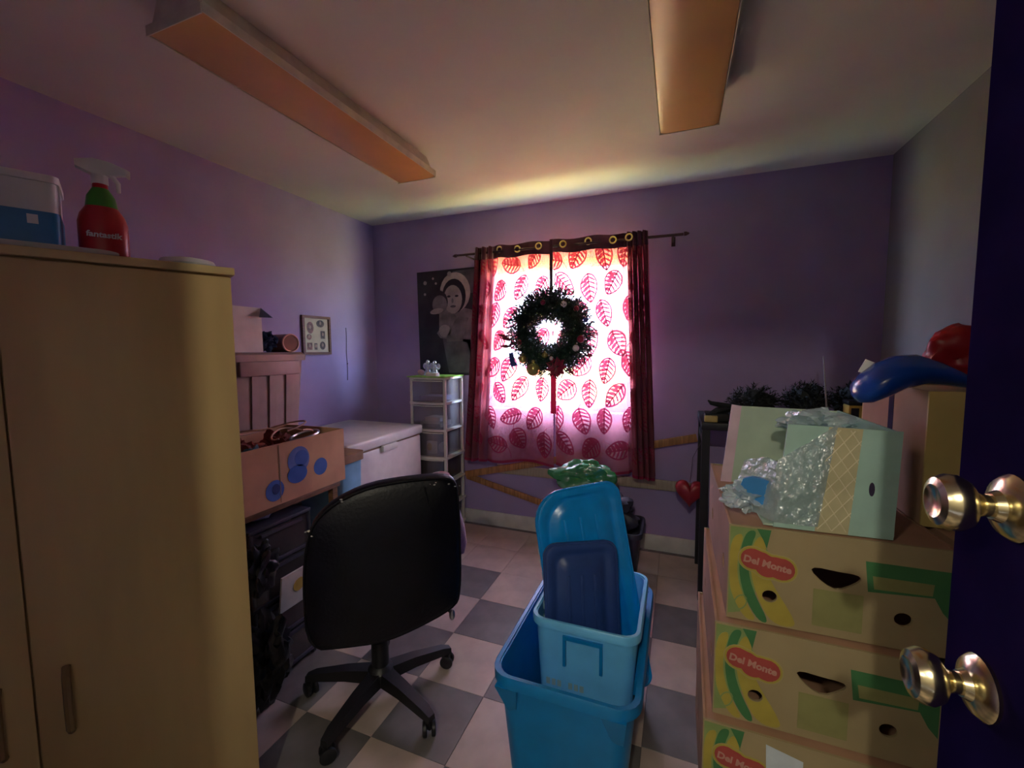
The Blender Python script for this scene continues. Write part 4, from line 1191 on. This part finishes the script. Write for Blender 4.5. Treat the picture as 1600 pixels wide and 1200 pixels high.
# cartons to the right, behind the door
panel_box('plain_carton', 'plain brown carton on the floor behind the open door', 'box', .585, 1.02, 1.20, 1.70, .001, .48, 'card2', 'card2', top='card2')
panel_box('plain_carton', 'plain brown carton stacked behind the door, under the tall kraft carton', 'box', .585, 1.02, 1.20, 1.70, .481, .955, 'card2', 'card2', top='card2')

# mint box with lattice band, open on its left
MX = frame_mx((.222, 1.172, .9585), (1, .03, 0), (0, 0, 1))        # a right, b up, c towards -y
mb_ = thing('mint_gift_box', 'mint green box with khaki lattice band lying open on the banana carton', 'box', (.34, 1.33, .958))
Wm, Hm = .235, .252
def mbx(mb, name, m, parent=mb_, **k):
    return build(mb.xf(MX), name, m, parent, **k)
fp = mbx(MB().panel([(0, 0), (Wm, -.0), (Wm + .006, Hm - .006), (.022, Hm)], [], .005), 'front_panel', 'mint', smooth=False)
mbx(MB().panel([(-.045, 0), (Wm, 0), (Wm + .004, Hm - .01), (-.022, Hm - .004)], [], .005, Matrix.Translation((0, 0, -.36))), 'back_panel', 'mint2', smooth=False)
mbx(MB().box(-.02, Wm, 0, .005, -.36, 0), 'bottom_panel', 'mint2', smooth=False)
mbx(MB().box(Wm - .003, Wm + .003, .005, Hm - .008, -.355, 0), 'end_panel', 'mint', smooth=False)
mbx(MB().panel([(-.075, 0), (-.045, 0), (-.022, Hm - .004), (-.050, Hm)], [], .007, Matrix.Translation((0, 0, -.358))), 'edge_flap', 'pinkflap', smooth=False)
mbx(MB().panel([(.085, 0), (.150, 0), (.168, Hm - .004), (.103, Hm - .002)], [], .0006, Matrix.Translation((0, 0, .005))), 'lattice_band', 'lattice', fp, smooth=False)
lt = MB()
def bandx(b):
    k = b / Hm
    return .085 + .018 * k, .150 + .018 * k
for k in range(-2, 9):
    for sg in (-1, 1):
        P = []
        for i in range(15):
            b = (k * .042) + i * .0068
            a0, a1 = bandx(b)
            a = a0 + (a1 - a0) * (i / 14 if sg > 0 else 1 - i / 14)
            if 0.002 < b < Hm - .006:
                P.append((a, b, .0062))
        if len(P) > 2:
            lt.tube(P, .0011, 5)
mbx(lt, 'lattice_lines', 'latline', fp)
mbx(MB().panel(ell(.190, .112, .0055, .016, 14), [], .001, Matrix.Translation((0, 0, .005))), 'handle_slot', 'slate', fp, smooth=False)
# pack of bubble wrap spilling over its left side
bb = MB()
NB = 34
def bsurf(i, j):
    u, v = i / NB, j / NB
    a = -.075 + .165 * u + .03 * v
    b = .012 + v * (.245 - .13 * (1 - u))
    c = .006 + .020 * math.sin(PI * u) * math.sin(PI * min(1, v * 1.05)) - max(0, (.45 - u)) * .30
    c += .006 * noise.noise(Vector((u * 9, v * 9, 1.3))) + .0025 * math.sin(u * 60) * math.sin(v * 70)
    return (a, b, max(c, .0068) if a > -.002 else c)
bb.add([bsurf(i, j) for j in range(NB + 1) for i in range(NB + 1)], [(j * (NB + 1) + i, j * (NB + 1) + i + 1, (j + 1) * (NB + 1) + i + 1, (j + 1) * (NB + 1) + i) for j in range(NB) for i in range(NB)])
one(bb.xf(MX), 'bubble_wrap', 'bubble', 'clear bubble wrap hanging over the left side of the mint box', 'bubble wrap', ang=80)
lumpy('clear_bag', 'bubble', (.170, 1.235, 1.005), .062, (.95, .8, .72), 6.1, 'clear plastic bag around the blue packet at the left of the mint box', 'bag', amp=.5, flat=-.044)
lumpy('clear_bag', 'bubble', (.345, 1.36, 1.185), .085, (1.1, 1.2, .5), 3.9, 'clear plastic bag bulging out of the top of the mint box', 'bag', amp=.6)
bp_ = frame_mx((.186, 1.225, 1.028), (1, -.35, .10), (-.1, .1, 1))
one(MB().panel([(-.042, -.028), (.03, -.034), (.036, .0), (.05, .028), (.0, .036), (-.018, .030)], [], .02, bp_), 'blue_packet', 'bluecard', 'blue packet showing through the bubble wrap', 'packet', smooth=False)

# tall kraft carton with blue and red vinyl on top
t, fr, lw, rw = panel_box('kraft_carton', 'tall yellowish kraft carton behind the mint box, beside the door', 'box', .556, .86, 1.30, 1.69, .9565, 1.285, 'olive', 'card2', top='olive')
build(MB().box(.5553, .5558, 1.475, 1.505, 1.0, 1.284), 'dark_tape', 'slate', lw)
bl = MB()
sects = []
BLC = [(.428, 1.268, .008), (.436, 1.272, .026), (.455, 1.284, .038), (.485, 1.306, .044), (.52, 1.326, .042), (.56, 1.334, .038), (.60, 1.326, .031), (.64, 1.312, .022), (.675, 1.299, .012), (.69, 1.294, .004)]
for (x, zc, rr) in BLC:
    sects.append([Vector((x - .25 * rr * math.sin(2 * PI * k / 18), 1.37 + 1.7 * rr * math.cos(2 * PI * k / 18), zc + rr * math.sin(2 * PI * k / 18))) for k in range(18)])
bl.loft(sects)
one(bl, 'blue_inflatable', 'bluebag', 'glossy blue vinyl bundle drooping over the kraft carton', 'vinyl bundle', ang=70)
lumpy('red_inflatable', 'redbag', (.685, 1.46, 1.372), .085, (1.05, .8, 1.0), 2.8, 'red vinyl bundle on the kraft carton against the door edge', 'vinyl bundle', amp=.3, fr=1.2)
one(MB().box(-.014, .014, -.002, .002, -.018, .018, bev=.001, Mx=Matrix.Translation((.462, 1.385, 1.337)) @ Matrix.Rotation(R(25), 4, 'Y')), 'white_tag', 'paper', 'tiny white tag on the blue vinyl bundle', 'tag')

# ------------------------------------------------------------------ black table with dark decorations at the right back
bt2 = thing('black_table', 'narrow black metal table against the window wall at the right', 'table', (.55, 2.72, 0))
build(MB().box(.12, 1.03, 2.48, 2.96, .955, .995, bev=.004), 'tabletop', 'bmetal', bt2)
for x in (.125, .985):
    for y in (2.485, 2.915):
        build(MB().box(x, x + .04, y, y + .04, 0, .955), 'leg', 'bmetal', bt2)
build(MB().box(.13, .155, 2.52, 2.92, .86, .90), 'side_rail', 'bmetal', bt2)
def clump(c, rx, ry, rz, n, seed, label, m='darkleaf', sub=None):
    t = thing('artificial_plant', label, 'artificial plant', (c[0], c[1], c[2] - rz))
    C_ = Vector(c)
    build(MB().ball(C_ - Vector((0, 0, rz * .25)), 1, 3, (rx * .85, ry * .85, rz * .98), .5, 3, seed, flat=-rz * .74), 'foliage_core', m, t)
    def pl(rg):
        d = Vector((rg.gauss(0, 1), rg.gauss(0, 1), abs(rg.gauss(0, 1)) * .9 - .1)).normalized()
        return C_ + Vector((d.x * rx * .62, d.y * ry * .62, d.z * rz * .62 - rz * .25)), d + Vector((rg.uniform(-.5, .5), rg.uniform(-.5, .5), rg.uniform(-.3, .6)))
    mb = MB(); sprigs(mb, n, pl, .05, .004, 8, seed)
    f_ = build(mb, 'leaves', m, t, smooth=False); f_['kind'] = 'stuff'
    return t
clump((.395, 2.70, 1.095), .135, .13, .10, 150, 21, 'low blackish artificial greenery on the black table, behind the mint box')
clump((.64, 2.70, 1.115), .105, .12, .12, 150, 22, 'upright blackish artificial bush on the black table, left of the pale rod')
clump((.875, 2.74, 1.11), .12, .12, .115, 130, 23, 'blackish artificial bush on the black table, behind the blue vinyl')
tw = MB()
tw.tube([(.30, 2.62, 1.06), (.24, 2.60, 1.075), (.17, 2.58, 1.09), (.155, 2.575, 1.105)], [.02, .016, .011, .004], 8)
tw.tube([(.26, 2.60, 1.06), (.20, 2.56, 1.05), (.15, 2.55, 1.02)], [.02, .02, .012], 8).box(.135, .26, 2.52, 2.64, .996, 1.04, bev=.01)
one(tw, 'black_bundle', 'darkleaf', 'black bundle with a pointed end on the left edge of the black table', 'bundle')
one(MB().box(.135, .20, 2.495, 2.52, .9965, 1.03, bev=.004), 'brass_box', 'olive', 'tiny dull yellow box at the corner of the black table', 'box')
rod = thing('pale_rod', 'thin pale rod standing upright among the dark greenery', 'rod', (.715, 2.60, .996))
build(MB().cyl((.715, 2.60, .996), (.683, 2.60, 1.345), .0055, .0025, n=8), 'stick', 'rodw', rod)
build(MB().cyl((.715, 2.60, .996), (.714, 2.60, 1.01), .022, .018, n=14), 'foot', 'rodw', rod)
yc = thing('tool_case', 'small yellow and black case beside the kraft carton', 'case', (.83, 2.50, .996))
build(MB().box(.765, .90, 2.485, 2.57, .996, 1.115, bev=.008), 'body', 'yellow', yc)
build(MB().box(.775, .805, 2.481, 2.485, 1.0, 1.10), 'black_band', 'bplastic', yc)
build(MB().box(.762, .903, 2.482, 2.573, 1.112, 1.135, bev=.006), 'lid', 'bplastic', yc)
# heart balloon
ht = thing('heart_balloon', 'red heart-shaped balloon hanging beside the black table legs', 'balloon', (.075, 2.70, .44))
hp = []
for k in range(28):
    a = 2 * PI * k / 28
    hp.append((16 * math.sin(a) ** 3 / 17.0, (13 * math.cos(a) - 5 * math.cos(2 * a) - 2 * math.cos(3 * a) - math.cos(4 * a)) / 17.0))
hl = []
for s_, y_ in ((.25, -.042), (.65, -.036), (.9, -.022), (1.0, 0), (.9, .022), (.65, .036), (.25, .042)):
    hl.append([Vector((.078 + a * .088 * s_, 2.70 + y_, .54 + b * .10 * s_)) for a, b in hp])
build(MB().loft(hl), 'balloon', 'heart', ht, ang=60)
build(MB().tube([(.078, 2.70, .60), (.09, 2.70, .75), (.14, 2.70, .86)], .0015, 5), 'string', 'wire', ht)

# ------------------------------------------------------------------ the lamp out in the hallway, and an added fill lamp
hl1 = thing('hall_or_fill_lamp', 'small pendant lamp in the hallway right behind the viewer', 'ceiling light', (-.03, -.90, ZC))
build(MB().lathe([(.001, 0), (.05, 0), (.05, -.02), (.006, -.025), (.006, -.13), (.02, -.135), (.022, -.16), (.001, -.16)], (-.03, -.90, ZC), 18), 'stem', 'fixwhite', hl1)
hd = bpy.data.lights.new('hall_or_fill_bulb', 'POINT')
hd.shadow_soft_size = .03; hd.energy = 24.0; hd.color = (1.0, .93, .74)
ho = bpy.data.objects.new('hall_or_fill_bulb', hd); COL.objects.link(ho)
ho.parent = hl1; ho.location = (0, 0, -.24)
fill_lamp = thing('hall_or_fill_lamp', 'added round fill lamp further along the hallway behind the cabinet wall', 'ceiling light', (-1.10, -1.30, ZC))  # unseen lamp added to brighten the cartons beside the door
build(MB().lathe([(.001, 0), (.15, 0), (.15, -.02), (.001, -.02)], (-1.10, -1.30, ZC), 20), 'base', 'fixwhite', fill_lamp)
hd = bpy.data.lights.new('hall_or_fill_bulb', 'AREA')
hd.shape = 'DISK'; hd.size = .24; hd.energy = 9.0; hd.color = (1.0, .92, .72)
ho = bpy.data.objects.new('hall_or_fill_bulb', hd); COL.objects.link(ho)
ho.parent = fill_lamp; ho.location = (0, 0, -.03)
